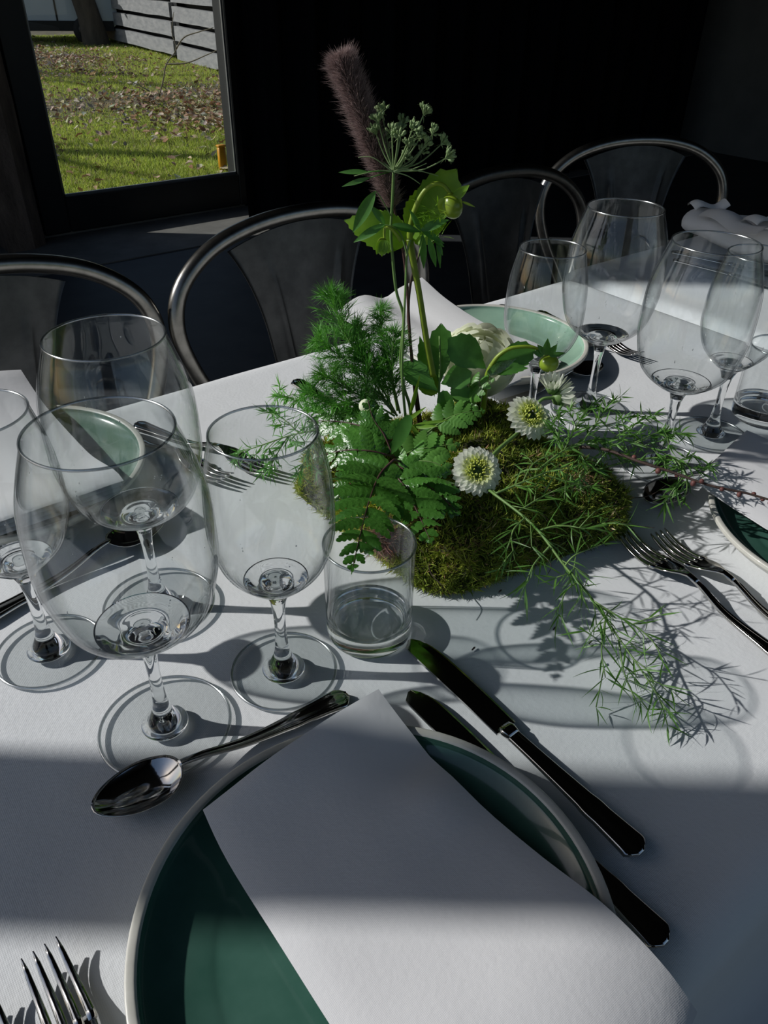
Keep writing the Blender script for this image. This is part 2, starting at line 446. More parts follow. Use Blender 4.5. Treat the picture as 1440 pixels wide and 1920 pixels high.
M['asp'] = leaf_mat('asparagus_fern', (0.058, 0.160, 0.029), (0.123, 0.275, 0.051), 30, .42, .28)
M['moss'] = leaf_mat('moss', (.8, .8, .8), (1, 1, 1), 30, .8, .15, tint=True, spec=.2)
M['mosscore'] = pmat('moss_core', (.02, .024, .006), (.06, .06, .02), 50, .95, bmp=.8, bscale=150, bdist=.004)
M['petal'] = leaf_mat('white_petal', (.74, .76, .66), (.82, .84, .76), 60, .55, .30, spec=.3)
M['floret'] = leaf_mat('yellow_green_floret', (.55, .62, .12), (.70, .74, .24), 60, .5, .25)
M['floretdark'] = leaf_mat('dark_green_floret', (.03, .07, .03), (.07, .14, .04), 60, .6, .1)
M['petalinner'] = leaf_mat('pale_yellow_petal', (.66, .72, .36), (.74, .78, .48), 60, .55, .3, spec=.3)
M['rose'] = leaf_mat('cream_petal', (.66, .69, .55), (.78, .80, .70), 40, .5, .35, spec=.3)
M['plume'] = leaf_mat('mauve_brown_bristle', (.16, .118, .11), (.40, .30, .285), 900, .55, .22, tint=False, spec=.3)
M['plumecore'] = pmat('brown_seed_core', (.05, .03, .026), (.12, .075, .06), 400, .8, bmp=.8, bscale=600, bdist=.001)
M['purplestem'] = pmat('purple_brown_stem', (.05, .02, .02), (.10, .045, .04), 90, .5)
M['twig'] = pmat('dark_twig', (.03, .018, .014), (.07, .04, .03), 120, .7, bmp=.5, bscale=500)
M['bud'] = pmat('reddish_bud', (.10, .03, .028), (.16, .06, .05), 200, .6)
M['limebud'] = leaf_mat('lime_green_bud', (.22, .34, .02), (.32, .44, .05), 60, .28, .15)
M['leaflitter'] = leaf_mat('dead_leaf', (.9, .9, .9), (1, 1, 1), 20, .8, .1, tint=True, spec=.2)
M['grass'] = leaf_mat('lawn_grass', (.85, .85, .85), (1, 1, 1), 4, .6, .35, tint=True, spec=.2)

RNG = random.Random(7)
NR = np.random.default_rng(11)

# ================================================================== THE ROOM
Y_W, X_L, X_R, Y_S, Z_C = 4.38, -1.0, 6.35, -1.8, 3.3
MB().box((X_L - .2, Y_S - .2, -.12), (X_R + .2, Y_W + .02, 0)).build('floor', M['floor'], None, False)['kind'] = 'structure'
MB().box((X_L - .2, Y_S - .2, Z_C), (X_R + .2, Y_W + .2, Z_C + .15)).build('ceiling', M['ceiling'], None, False)['kind'] = 'structure'


def struct(name, mb, mat, parent=None, smooth=False):
    o = mb.build(name, mat, parent, smooth)
    if parent is None: o['kind'] = 'structure'
    return o


DX0, DX1, DZ1 = 1.127, 2.335, 2.35      # glazed door opening in the window wall
b = MB(); b.box((X_L, Y_W, 0), (DX0, Y_W + .2, Z_C)); b.box((DX1, Y_W, 0), (X_R, Y_W + .2, Z_C)); b.box((DX0, Y_W, DZ1), (DX1, Y_W + .2, Z_C))
struct('wall_back', b, M['black'])
struct('wall_right', MB().box((X_R, Y_S, 0), (X_R + .2, Y_W + .2, Z_C)), M['grey_wall'])
# left wall: tall openings, the sun comes in through them
SH = [(Y_S, -1.3), (1.150, 1.262), (2.64, 3.22), (3.95, Y_W)]
b = MB()
for y0, y1 in SH: b.box((X_L - .06, y0, 0), (X_L, y1, Z_C))
b.box((X_L - .06, Y_S, 0), (X_L, Y_W, .12)); b.box((X_L - .06, Y_S, Z_C - .08), (X_L, Y_W, Z_C))
struct('wall_left', b, M['black'])
b = MB(); b.box((X_L, Y_S - .16, 0), (X_R, Y_S, .7)); b.box((X_L, Y_S - .16, 2.5), (X_R, Y_S, Z_C))
for x0, x1 in ((X_L, -.5), (3.6, X_R)): b.box((x0, Y_S - .16, .7), (x1, Y_S, 2.5))  # unseen opening behind the camera, widened to bring in fill daylight
struct('wall_front', b, M['black'])
struct('trim_2', MB().box((X_L, 3.80, .0), (X_R, Y_W, .006)), M['stone'])  # strip added to brighten the sunlit floor by the door
# rough timber post left of the door
rows = []
for i in range(26):
    z = Z_C * i / 25
    a = [(0.90, Y_W - .16), (1.03, Y_W - .16), (1.10, Y_W - .10), (1.10, Y_W), (.90, Y_W)]
    rows.append([(x + .008 * noise.noise((x * 9, z * 4, 1)), y + .01 * noise.noise((y * 9, z * 5, 7)), z) for x, y in a] )
struct('trim_1', MB().loft(rows), M['oldwood'])
# door: stiles, rails, pane, threshold
b = MB(); b.box((DX0, Y_W + .02, 0), (DX1, Y_W + .18, .02)); door = struct('door_1', b, M['sill'])
tag(door, 'threshold stone of the glazed garden door')
PX0, PX1, PZ0 = 1.268, 2.288, .195
for lo, hi in (((DX0, Y_W - .02, .02), (PX0, Y_W + .03, DZ1)), ((PX1, Y_W - .02, .02), (DX1, Y_W + .03, DZ1))):
    MB().box(lo, hi, .006).build('stile', M['frame'], door, False)
for lo, hi in (((PX0, Y_W - .02, .02), (PX1, Y_W + .05, PZ0)), ((PX0, Y_W - .02, DZ1 - .12), (PX1, Y_W + .05, DZ1))):
    MB().box(lo, hi, .006).build('rail', M['frame'], door, False)
for lo, hi in (((PX0, Y_W + .0, PZ0), (PX1, Y_W + .012, PZ0 + .012)), ((PX1 - .007, Y_W, PZ0), (PX1, Y_W + .012, DZ1 - .12)), ((PX0, Y_W, PZ0), (PX0 + .01, Y_W + .012, DZ1 - .12))):
    tag(MB().box(lo, hi).build('glazing_bead', M['rubberhub'], door, False), 'slim grey bead along the pane')
MB().box((PX0, Y_W + .014, PZ0), (PX1, Y_W + .020, DZ1 - .12)).build('pane', M['pane'], door, False)
# black curtain right of the door
rows = []
for i in range(9):
    z = .004 + (Z_C - .05) * i / 8; r = []
    for j in range(241):
        x = 2.10 + (6.02 - 2.10) * j / 240
        r.append((x, 3.93 + .035 * math.sin(x * 24 + .5 * math.sin(x * 5)) * (1.1 - .5 * i / 8) + .01 * math.sin(x * 61), z))
    rows.append(r)
cu = thing('curtain', 'floor-length black curtain hanging right of the glazed door', 'curtain', (4.0, 3.93, 0))
MB().grid(rows).build('drape', M['curtain'], cu)
MB().tube([(2.05, 3.93, Z_C - .03), (6.1, 3.93, Z_C - .03)], .014, 10).build('rail', M['frame'], cu)
for x in (2.3, 4.0, 5.8): MB().box((x - .01, 3.92, Z_C - .03), (x + .01, 3.94, Z_C)).build('bracket', M['frame'], cu, False)

# daylight portals in the openings help the renderer find the sky
def portal(name, loc, sx, sy, look):
    l = bpy.data.lights.new(name, 'AREA'); l.shape = 'RECTANGLE'; l.size = sx; l.size_y = sy; l.cycles.is_portal = True
    o = bpy.data.objects.new(name, l); COL.objects.link(o); o.location = loc; o.rotation_euler = Vector(look).to_track_quat('-Z', 'Y').to_euler()


portal('daylight_left', (X_L - .08, 1.3, 1.7), 5.2, 3.1, (1, 0, 0))
portal('daylight_front', (1.55, Y_S - .08, 1.6), 4.1, 1.8, (0, 1, 0))

# ================================================================== THE GARDEN
GZ = -.06
n = 60; rows = []
for i in range(n + 1):
    y = Y_W + .2 + (30 - Y_W) * (i / n) ** 1.6
    rows.append([(x, y, GZ + .03 * noise.noise((x * .8, y * .8, 0))) for x in np.linspace(-14, 18, 61)])
lawn = MB().grid(rows).build('garden_ground', M['soil']); lawn['kind'] = 'structure'


def dirt(x, y):
    """how bare the ground is: a worn path across and a drift of dead leaves by the wall"""
    p = P  # noqa
    path = math.exp(-((y - (9.3 + .18 * (x - 3))) / .85) ** 2)
    drift = math.exp(-((x - 4.3) / .95) ** 2 - ((y - 7.9) / 1.3) ** 2)
    far = math.exp(-((x - 4.3) / .9) ** 2 - ((y - 14.6) / 2.2) ** 2)
    return path, drift, far


N = 125000
t = NR.random(N); gy = 4.75 + 14.5 * t ** 1.55; gx = gy * (.2 + NR.random(N) * .34) + .0
keep = np.ones(N, bool)
for i in range(N):
    p_, d_, f_ = dirt(gx[i], gy[i])
    if NR.random() < max(p_ * .95, d_ * .9, f_ * .95): keep[i] = False
gx, gy = gx[keep], gy[keep]; n = len(gx)
base = np.stack([gx, gy, np.array([GZ + .03 * noise.noise((x * .8, y * .8, 0)) for x, y in zip(gx, gy)])], 1)
dirs = np.stack([NR.normal(0, .55, n), NR.normal(0, .55, n), np.ones(n)], 1)
v, tr = strands(base, dirs, NR.uniform(.025, .06, n), NR.uniform(.003, .006, n) * (1 + gy * .06), NR.uniform(-1, 1, n), NR)
g = NR.random((n, 1)); patch = np.array([.5 + .5 * noise.noise((x * 1.3, y * 1.3, 3)) for x, y in zip(gx, gy)])[:, None]
cols = np.array([.32, .43, .08]) * (1 - g) + np.array([.56, .62, .18]) * g
cols = cols * (.75 + .4 * patch); dry = NR.random((n, 1)) < .08; cols = np.where(dry, np.array([.40, .34, .18]), cols)
gr = fast_mesh('lawn_grass', v, tr, M['grass'], None, np.repeat(cols, 5, 0)); tag(gr, 'short sunlit lawn grass outside the door', 'grass', kind='stuff')

# dead leaves: the nearest ones singly, the rest as litter
LC = [(.52, .42, .28), (.46, .33, .20), (.64, .54, .40), (.36, .23, .13), (.72, .63, .50), (.46, .30, .19)]
spots = []
rr = random.Random(5)
while len(spots) < 3600:
    y = 4.9 + 13.5 * rr.random() ** 1.25; x = y * (.2 + rr.random() * .34); p_, d_, f_ = dirt(x, y)
    if rr.random() < .022 + .95 * max(d_, f_ * .9) + .22 * p_: spots.append((x, y, max(d_, f_)))
spots.sort(key=lambda s: s[1] + (0 if s[2] < .5 else 1.5))
litter = MB()
for i, (x, y, dd) in enumerate(spots):
    z = GZ + .03 * noise.noise((x * .8, y * .8, 0)) + rr.uniform(.02, .05)
    a = rr.uniform(0, 2 * PI); L = rr.uniform(.045, .085); c = LC[rr.randrange(6)]; c = tuple(q * rr.uniform(.8, 1.1) for q in c)
    d = Vector((math.cos(a), math.sin(a), rr.uniform(-.2, .4))); up = Vector((rr.uniform(-.6, .6), rr.uniform(-.6, .6), 1))
    if i < 260:
        q = MB().leaf((x, y, z), d, up, L, L * .6, 'ovate', 4, rr.uniform(-1.2, 1.6), rr.uniform(.1, .7), amp=.12, col=c)
        q.build('leaf', M['leaflitter'], lawn)
    else:
        litter.leaf((x, y, z), d, up, L, L * .6, 'ovate', 0, rr.uniform(-1.2, 1.6), rr.uniform(.1, .7), n=4, col=c)
lt = litter.build('leaf_litter', M['leaflitter'], lawn); lt['kind'] = 'stuff'

# low wall of weathered boards going back along the lawn
wa = thing('board_wall', 'grey weathered board wall with dark gaps beyond the lawn', 'wall', (5.6, 11, GZ))
A = P(424, 137, GZ); B_ = P(196, 76, GZ)
dv = (B_ - A); dl = dv.length; dv.normalize(); nv = Vector((-dv.y, dv.x, 0))
if nv.x > 0: nv = -nv
for seg, (s0, s1, off) in enumerate(((-2.6, .30 * dl, 0.0), (.32 * dl, 1.0 * dl, .05))):
    for k in range(8):
        z0 = GZ + .02 + k * .255 + off; z1 = z0 + .195
        p0 = A + dv * s0; p1 = A + dv * s1; rows = []
        for q in range(9):
            c = p0.lerp(p1, q / 8); w = .012 * noise.noise((q * .7 + k * 3, seg, k)); th = .05
            rows.append([(c.x + nv.x * th, c.y + nv.y * th, z0 + w), (c.x + nv.x * th * .9, c.y + nv.y * th * .9, z1 + w), (c.x - nv.x * th, c.y - nv.y * th, z1 + w), (c.x - nv.x * th, c.y - nv.y * th, z0 + w)])
        MB().loft(rows).build('board', M['board'], wa, False)
for s in (.31 * dl, -1.2):
    c = A + dv * s - nv * .10
    MB().box((c.x - .07, c.y - .07, GZ - .1), (c.x + .07, c.y + .07, GZ + 2.2)).build('post', M['black'], wa, False)
c0 = A - dv * 2.6 - nv * .16; c1 = B_ - nv * .16; rows = [[(c.x, c.y, GZ - .1), (c.x, c.y, GZ + 2.15), (c.x - nv.x * .05, c.y - nv.y * .05, GZ + 2.15), (c.x - nv.x * .05, c.y - nv.y * .05, GZ - .1)] for c in (c0, c1)]
tag(MB().loft(rows).build('backing', M['black'], wa, False), 'dark backing behind the boards')
# a rambling twig in front of the boards
tw = thing('bare_shrub', 'thin bare branching shrub in front of the board wall', 'shrub', tuple(P(300, 180, GZ)))
q0 = P(298, 182, GZ)
for k, pts in enumerate(([(298, 182), (306, 150), (312, 120), (330, 92), (322, 60), (326, 22)], [(330, 92), (345, 70), (372, 60), (400, 52)], [(312, 120), (350, 118), (385, 104), (412, 92)], [(298, 182), (270, 165), (240, 150)])):
    MB().tube(spline([Q(u, v_, hdepth(q0) + .1 * k) for u, v_ in pts], 4), [.010, .004], 5).build('branch', M['paletwig'], tw)
# pale van parked at the end of the garden
pv = P(62, 84, GZ); vo = thing('parked_van', 'pale blue van parked at the far end of the garden', 'van', tuple(pv))
ax = Vector((.90, -.44, 0)).normalized(); ay = Vector((ax.y, -ax.x, 0)); ay = ay if ay.y > 0 else -ay


def vanpt(s, dpt, z): c = pv + ax * s + ay * dpt; return (c.x, c.y, GZ + z - .14)


prof = [(-3.6, .42), (-3.7, .9), (-3.4, 1.3), (-2.5, 2.0), (1.2, 2.05), (1.55, 1.3), (1.6, .5), (1.45, .38)]
MB().loft([[vanpt(s, dpt, z) for s, z in prof] for dpt in (0, 1.8)]).build('body', M['carpaint'], vo, False)
for s0, s1 in ((-1.9, -.75), (-.62, .45), (.55, 1.15)):
    MB().loft([[vanpt(s0, dpt, 1.28), vanpt(s1, dpt, 1.28), vanpt(s1 - .05, dpt, 1.85), vanpt(s0 + .1, dpt, 1.85)] for dpt in (-.02, .01)]).build('window', M['carglass'], vo, False)
for s in (-.70, .50): MB().loft([[vanpt(s, dpt, .45), vanpt(s + .03, dpt, .45), vanpt(s + .03, dpt, 1.85), vanpt(s, dpt, 1.85)] for dpt in (-.012, .01)]).build('door_seam', M['rubber'], vo, False)
MB().loft([[vanpt(-3.6, dpt, .36), vanpt(1.5, dpt, .36), vanpt(1.5, dpt, .52), vanpt(-3.6, dpt, .52)] for dpt in (-.03, .02)]).build('sill_trim', M['rubber'], vo, False)
for s in (-2.7, .98):
    w = MB().lathe([(0, -.12), (.13, -.12), (.21, -.1), (.23, 0), (.21, .1), (0, .1)], vanpt(s, .06, .37), 24, ay).build('wheel', M['rubber'], vo)
    MB().lathe([(0, -.14), (.08, -.14), (.12, -.125), (.12, -.1)], vanpt(s, .06, .37), 20, ay).build('hub', M['frame'], w)
# dark trunk added to stand for the dark left stretch of the board wall
c = P(182, 84, GZ); c.z = GZ - .05; tk = thing('stand_in_trunk', 'dark leaning trunk added to fill the dark left end of the board wall', 'tree', tuple(c))
MB().tube(spline([c, c + Vector((-.06, 0, .5)), c + Vector((-.22, .05, 1.4)), c + Vector((-.35, .1, 3))], 6), [.27, .21, .19, .17], 14).build('trunk', M['bark'], tk)
for k, (q, e) in enumerate((((-.14, .03, .95), (-.9, -.1, 1.5)), ((-.28, .05, 1.9), (-1.2, .3, 2.6)))):
    MB().tube(spline([c + Vector(q), c + (Vector(q) + Vector(e)) * .5 + Vector((0, 0, .12)), c + Vector(e)], 5), [.05, .02], 7).build('branch', M['bark'], tk)
# orange marker beside the door pane
om = thing('marker_post', 'small orange marker post standing outside the door', 'marker', tuple(P(419, 322, GZ)))
c = P(419, 322, GZ); MB().box((c.x - .028, c.y - .02, GZ), (c.x + .028, c.y + .02, GZ + .17), .006).build('post', M['orange'], om)
MB().box((c.x - .032, c.y - .024, GZ + .17), (c.x + .032, c.y + .024, GZ + .185), .004).build('cap', M['orange'], om)
# trees up-sun of the lawn: their trunks throw the bands of shade over the grass
for k, (u, v_, back, rad, hh) in enumerate(((250, 297, 5.5, .17, 4.2), (230, 142, 8.0, .2, 6), (230, 160, 7.0, .12, 5.5))):
    c = P(u, v_, GZ); sd = Vector((-.77, .637, 0)); c = c + sd * back; c.z = GZ
    tr_ = thing('garden_tree', ('slim bare tree nearest the house, outside left of the door', 'stout bare tree beyond the lawn, outside left of the door', 'slim bare tree in the middle of the garden row', 'bare tree outside, standing before the board wall')[k], 'tree', tuple(c))
    MB().tube(spline([c, c + Vector((.05, .02, hh * .4)), c + Vector((.0, .1, hh))], 5), [rad * 1.2, rad, rad * .5], 10).build('trunk', M['bark'], tr_)
    for j in range(4):
        z0 = hh * (.55 + .1 * j); a = j * 1.9
        MB().tube(spline([c + Vector((0, .05, z0)), c + Vector((.5 * math.cos(a), .5 * math.sin(a), z0 + .5)), c + Vector((1.0 * math.cos(a + .2), 1.0 * math.sin(a + .2), z0 + 1.3))], 4), [rad * .4, .01], 6).build('branch', M['bark'], tr_)

# ================================================================== TABLES
def table(name, label, x0, x1, y0, y1):
    t = thing(name, label, 'table', ((x0 + x1) / 2, (y0 + y1) / 2, 0))
    MB().box((x0 + .02, y0 + .02, TZ - .035), (x1 - .02, y1 - .02, TZ - .004), .004).build('tabletop', M['wood'], t, False)
    for sx in (x0 + .14, x1 - .14):
        for sy in (y0 + .14, y1 - .26):
            MB().loft([[(sx - r, sy - r, z), (sx + r, sy - r, z), (sx + r, sy + r, z), (sx - r, sy + r, z)] for z, r in ((0, .018), (TZ - .035, .03))]).build('leg', M['wood'], t, False)
    return t


def cloth(x0, x1, y0, y1, drops, seed, r=.026, step=.0125):
    """tablecloth: flat top, soft round edge, hanging skirt in shallow folds; drops = left, right, near, far"""
    L, R_, N_, F_ = drops; nx = int((x1 - x0 + L + R_) / step); ny = int((y1 - y0 + N_ + F_) / step); rows = []
    for j in range(ny + 1):
        yy = y0 - N_ + (y1 - y0 + N_ + F_) * j / ny; row = []
        for i in range(nx + 1):
            xx = x0 - L + (x1 - x0 + L + R_) * i / nx
            cx = min(max(xx, x0 + r), x1 - r); cyy = min(max(yy, y0 + r), y1 - r)
            ex, ey = xx - cx, yy - cyy; e = math.hypot(ex, ey)
            if e < 1e-6:
                w = .0013 * noise.noise((xx * 5, yy * 5, seed)) + .0008 * noise.noise((xx * 17, yy * 11, seed))
                cre = .0012 * math.exp(-((yy - .47) / .004) ** 2) + .0012 * math.exp(-((xx - .86) / .004) ** 2)
                row.append((xx, yy, TZ + w + cre)); continue
            dx, dy = ex / e, ey / e; a = min(e / r, PI / 2)
            h = r * math.sin(a); dn = r * (1 - math.cos(a)) + max(0, e - r * PI / 2)
            s = (xx * abs(dy) + yy * abs(dx)); wv = .03 * max(0, dn - .03) * math.sin(s * 14 + 3 * noise.noise((s * 2, seed, 0)))
            row.append((cx + dx * (h + wv + .05 * max(0, dn - .03)), cyy + dy * (h + wv + .05 * max(0, dn - .03)), TZ - dn + .001 * noise.noise((xx * 8, yy * 8, seed))))
        rows.append(row)
    return MB().grid(rows)


T1 = (-.85, 1.118, .045, .893); T2 = (1.124, 2.55, .075, .925)
table('dining_table', 'long dining table hidden under the near white tablecloth', *T1)
table('dining_table', 'second dining table under the cloth at the far right', *T2)
o = cloth(*T1, (.42, .012, .50, .25), 1.0).build('tablecloth', M['cloth']); tag(o, 'white tablecloth under the moss centrepiece and near settings', 'tablecloth')
o = cloth(*T2, (.012, .42, .45, .25), 5.0).build('tablecloth', M['cloth']); tag(o, 'white tablecloth on the far table at the right', 'tablecloth')
TOP = TZ + .0022

# ================================================================== CHAIRS
def make_chair(label):
    """pressed steel bistro chair; faces -Y, origin on the floor under the seat centre"""
    t = thing('metal_chair', label, 'chair', (0, 0, 0), None)
    # seat: pressed pan with rolled edge
    rows = []
    for rad, z in ((.0, .438), (.6, .440), (.88, .446), (.97, .450), (1.0, .444), (1.0, .425)):
        r = []
        for k in range(40):
            a = 2 * PI * k / 40; ca, sa = math.cos(a), math.sin(a); e = .45
            r.append((math.copysign(abs(ca) ** e, ca) * (.185 - .012 * sa) * max(rad, .01), math.copysign(abs(sa) ** e, sa) * .18 * max(rad, .01), z))
        rows.append(r)
    MB().loft(rows).build('seat', M['sheet'], t)
    for sx in (-1, 1):
        for sy in (-1, 1):
            sec = []
            for z, s, w in ((.43, .150, .030), (.2, .178, .024), (0.0, .205, .016)):
                cx, cy = sx * s, sy * (s * .95) + (.015 if sy > 0 else 0)
                sec.append([(cx - sx * w, cy, z), (cx, cy + sy * .004, z), (cx + sx * .002, cy, z), (cx, cy - sy * w, z), (cx - sx * .006, cy - sy * .006, z)])
            lg = MB().loft(sec).build('leg', M['sheet'], t)
            MB().lathe([(0, 0), (.014, 0), (.016, .008), (.010, .02), (0, .02)], (sx * .203, sy * .195 + (.015 if sy > 0 else 0), 0), 12).build('foot_cap', M['rubber'], lg)
    # back hoop
    pts = [(-.160, .175, .42), (-.196, .190, .52), (-.244, .205, .62), (-.264, .215, .70), (-.246, .225, .765), (-.185, .235, .815), (-.10, .240, .842), (0, .242, .850)]
    pts = pts + [(-x, y, z) for x, y, z in reversed(pts[:-1])]
    MB().tube(spline(pts, 6), .0138, 14).build('back_hoop', M['tube'], t)
    for s in (-1, 1):   # flat gussets where the hoop runs into the rear legs
        MB().loft([[(s * (.160 + d), .178 + e, .42), (s * (.214 + d), .200 + e, .575), (s * (.184 + d), .196 + e, .575), (s * (.134 + d), .178 + e, .42)] for d, e in ((0, 0), (-.002, -.004))]).build('gusset', M['sheet'], t, False)
    # splat: fan shaped, two pressed ribs
    rows = []; RX = .075
    for i in range(19):
        s = i / 18; z = .43 + (.838 - .43) * s; w = .062 + .050 * s + .04 * max(0, s - .55) ** 2 * 4; y = .176 + .064 * s ** .8; r = []
        for j in range(33):
            x = -w + 2 * w * j / 32
            rib = sum(math.exp(-((x - sg * (.030 + .042 * s + .012 * s * s)) / .0040) ** 2) for sg in (-1, 1)) * min(1, max(0, (.86 - s) * 14)) * min(1, s * 20)
            r.append((x, y - .009 * rib + .010 * (x / w) ** 2 - .006, z - .035 * (x / .15) ** 2 * s))
        rows.append(r)
    back = [[(x, y + .003, z) for x, y, z in r] for r in rows]
    n = len(rows[0]); mb = MB().grid(rows); k = len(mb.v); mb.grid([list(reversed(r)) for r in back])
    H = len(rows)
    ed = [i * n for i in range(H)], [k + i * n + n - 1 for i in range(H)]
    mb.f += [(ed[0][i + 1], ed[0][i], ed[1][i], ed[1][i + 1]) for i in range(H - 1)]
    ed = [i * n + n - 1 for i in range(H)], [k + i * n for i in range(H)]
    mb.f += [(ed[0][i], ed[0][i + 1], ed[1][i + 1], ed[1][i]) for i in range(H - 1)]
    mb.build('splat', M['sheet'], t)
    for s in (-1, 1):
        MB().tube([(s * .165, -.155, .20), (-s * .165, .165, .20)], .006, 8).build('cross_brace', M['tube'], t)
    return t


CH = [((.180, .960), .0, 'metal chair at the far left edge, its back cut by the frame'),
      ((.738, .950), .0, 'metal chair with ribbed splat behind the dill foliage'),
      ((1.262, .985), .0, 'dark metal chair right of the tall plume, mostly hidden by flowers'),
      ((1.735, 1.085), -.42, 'metal chair at the upper right behind the tall wine glasses')]
ch0 = make_chair(CH[0][2]); ch0['group'] = 'metal chairs along the window side'
for i, ((x, y), rz, lab) in enumerate(CH):
    if i == 0: ch0.location = (x, y, 0); ch0.rotation_euler = (0, 0, rz)
    else: dup(ch0, (x, y, 0), rz, lab)


# ================================================================== GLASSES
def offset_profile(p, t):
    d = np.gradient(p, axis=0); d /= np.linalg.norm(d, axis=1)[:, None]
    return p + np.stack([-d[:, 1], d[:, 0]], 1) * t[:, None]


def wine_glass(H, hb, rm, rr, rb, label):
    """blown bowl (inner and outer face), rolled rim, solid bowl base, drawn stem and flat foot; base and stem close one solid of glass"""
    out = spline([(.0060, hb - .014), (.0105, hb - .004), (rm * .46, hb + .0036), (rm * .80, hb + .0205), (rm * .965, hb + (H - hb) * .33), (rm, hb + (H - hb) * .49), (rm * .955, hb + (H - hb) * .74), (rr, H)], 18)
    t = thing('wine_glass', label, 'wine glass', (0, 0, 0), 'empty wine glasses')
    kj = int(np.argmax(out[:, 1] > hb + .0066)); j = out[kj]
    base_out = out[:kj + 1]; wall = out[kj:]
    th = np.interp(np.linspace(0, 1, len(wall)), [0, .08, .5, .96, 1], [.0002, .0016, .0013, .0010, .0003])
    inn = offset_profile(wall, th)
    base_in = spline([tuple(j), (j[0] - .0016, j[1] - .0005), (j[0] * .76, hb + .0054), (j[0] * .52, hb + .0045), (j[0] * .34, hb + .0060), (0, hb + .0068)], 8)
    mb = MB().lathe(wall, n=120); mb.lathe(inn[::-1], n=120); mb.build('bowl', M['sheet_glass'], t)
    MB().lathe([(rr - .0003 + .00085 * math.cos(x), H + .0006 + .00085 * math.sin(x)) for x in np.linspace(-PI, PI, 11)], n=120).build('rim', M['rim'], t)
    MB().lathe(np.vstack([base_out, base_in[1:]]), n=96).build('bowl_base', M['glass'], t)
    ws = MB(); rr = random.Random(int(H * 1e4))
    for _ in range(16):
        g = rr.uniform(0, 2 * PI); i0 = rr.randrange(4, len(wall) - 6)
        for q in range(rr.choice((1, 1, 2, 3, 5))):
            i = min(len(wall) - 2, i0 + q); r_, z_ = wall[i]; g += rr.uniform(-.02, .02)
            n_ = Vector((math.cos(g), math.sin(g), 0)); ws.blob(n_ * (r_ + .0002) + Vector((0, 0, z_ + rr.uniform(-.002, .002))), rr.uniform(.0002, .0006), 6, 4, n_, .4)
    o = ws.build('water_spots', M['spot'], t); o['kind'] = 'stuff'
    stem = spline([(.0, .0026), (.010, .0026), (.0150, .0030), (.0162, .0046), (.0112, .0092), (.0062, .0215), (.0047, .034), (.0042, hb * .55), (.0046, hb - .026), (.0060, hb - .014)], 8)
    stem[:, 0] = np.maximum(stem[:, 0], 0); stem[0] = (0, .0026)
    foot = spline([(.004, .0014), (rb * .5, .0013), (rb - .0016, .0010)], 5), spline([(rb - .0016, .0026), (rb * .7, .0036), (.0160, .0046)], 6)
    MB().lathe(stem, n=64).build('stem', M['glass'], t)
    mb = MB(); mb.lathe(foot[0], n=96); mb.lathe(foot[1], n=96); mb.build('foot', M['sheet_glass'], t)
    MB().lathe([(rb - .0011 + .00125 * math.cos(x), .0017 + .00125 * math.sin(x)) for x in np.linspace(-PI, PI, 11)], n=120).build('foot_rim', M['rim'], t)
    return t


def tumbler(label):
    """blown wall with an inner and an outer face over a heavy solid base"""
    t = thing('water_tumbler', label, 'tumbler', (0, 0, 0), 'water tumblers')
    wall = spline([(.0350, .020), (.0351, .045), (.0354, .07), (.0359, .0910)], 8)
    inn = offset_profile(wall, np.interp(np.linspace(0, 1, len(wall)), [0, .15, .85, 1], [.0032, .0024, .0021, .0017]))
    base = spline([(0, .0038), (.018, .0034), (.0290, .0022), (.0318, .0005), (.0335, .0022), (.0346, .006), (.0349, .012), (.0350, .020)], 8)
    fl = spline([(0, .0172), (.016, .0172), (.026, .0176), (.0302, .0186), tuple(inn[0])], 8)
    mb = MB().lathe(wall, n=96); mb.lathe(inn[::-1], n=96); mb.build('wall', M['sheet_glass'], t)
    MB().lathe([(.0351 + .0011 * math.cos(x), .0914 + .0011 * math.sin(x)) for x in np.linspace(-PI, PI, 11)], n=96).build('rim', M['rim'], t)
    MB().lathe(np.vstack([base, fl[::-1]]), n=120).build('base', M['glass'], t)
    return t


BIG = dict(H=.2415, hb=.0935, rm=.0545, rr=.0405, rb=.0468); SML = dict(H=.212, hb=.088, rm=.0432, rr=.0342, rb=.0412)
gb = wine_glass(**BIG, label='large wine glass nearest the camera, beside the spoon')
gs = wine_glass(**SML, label='small wine glass left of the water tumbler, over dill')
p = P(312, 1365); gb.location = (p.x, p.y, TOP)
p = P(533, 1262); gs.location = (p.x, p.y, TOP)
for src, xy, lab in ((gb, P(300, 1137), 'large wine glass behind the nearest glass, in front of the leftmost chairs'),
                     (gs, P(95, 1225), 'small wine glass cut by the left edge of the photo'),
                     (gb, (.731, .522), 'tallest-looking wine glass at right in front of the far chair'),
                     (gs, (.6345, .5327), 'small wine glass behind the hanging green bud'),
                     (gb, P(1236, 872), 'large wine glass at right, above the asparagus fern and dark twig'),
                     (gs, P(1330, 818), 'small wine glass half hidden behind the large right one')):
    dup(src, (xy[0], xy[1], TOP), 0, lab)
tb = tumbler('low water tumbler in the middle, fern tip hanging over it')
p = P(692, 1186); tb.location = (p.x, p.y, TOP)
dup(tb, (.893, .385, TOP), 0, 'low water tumbler cut by the right edge')


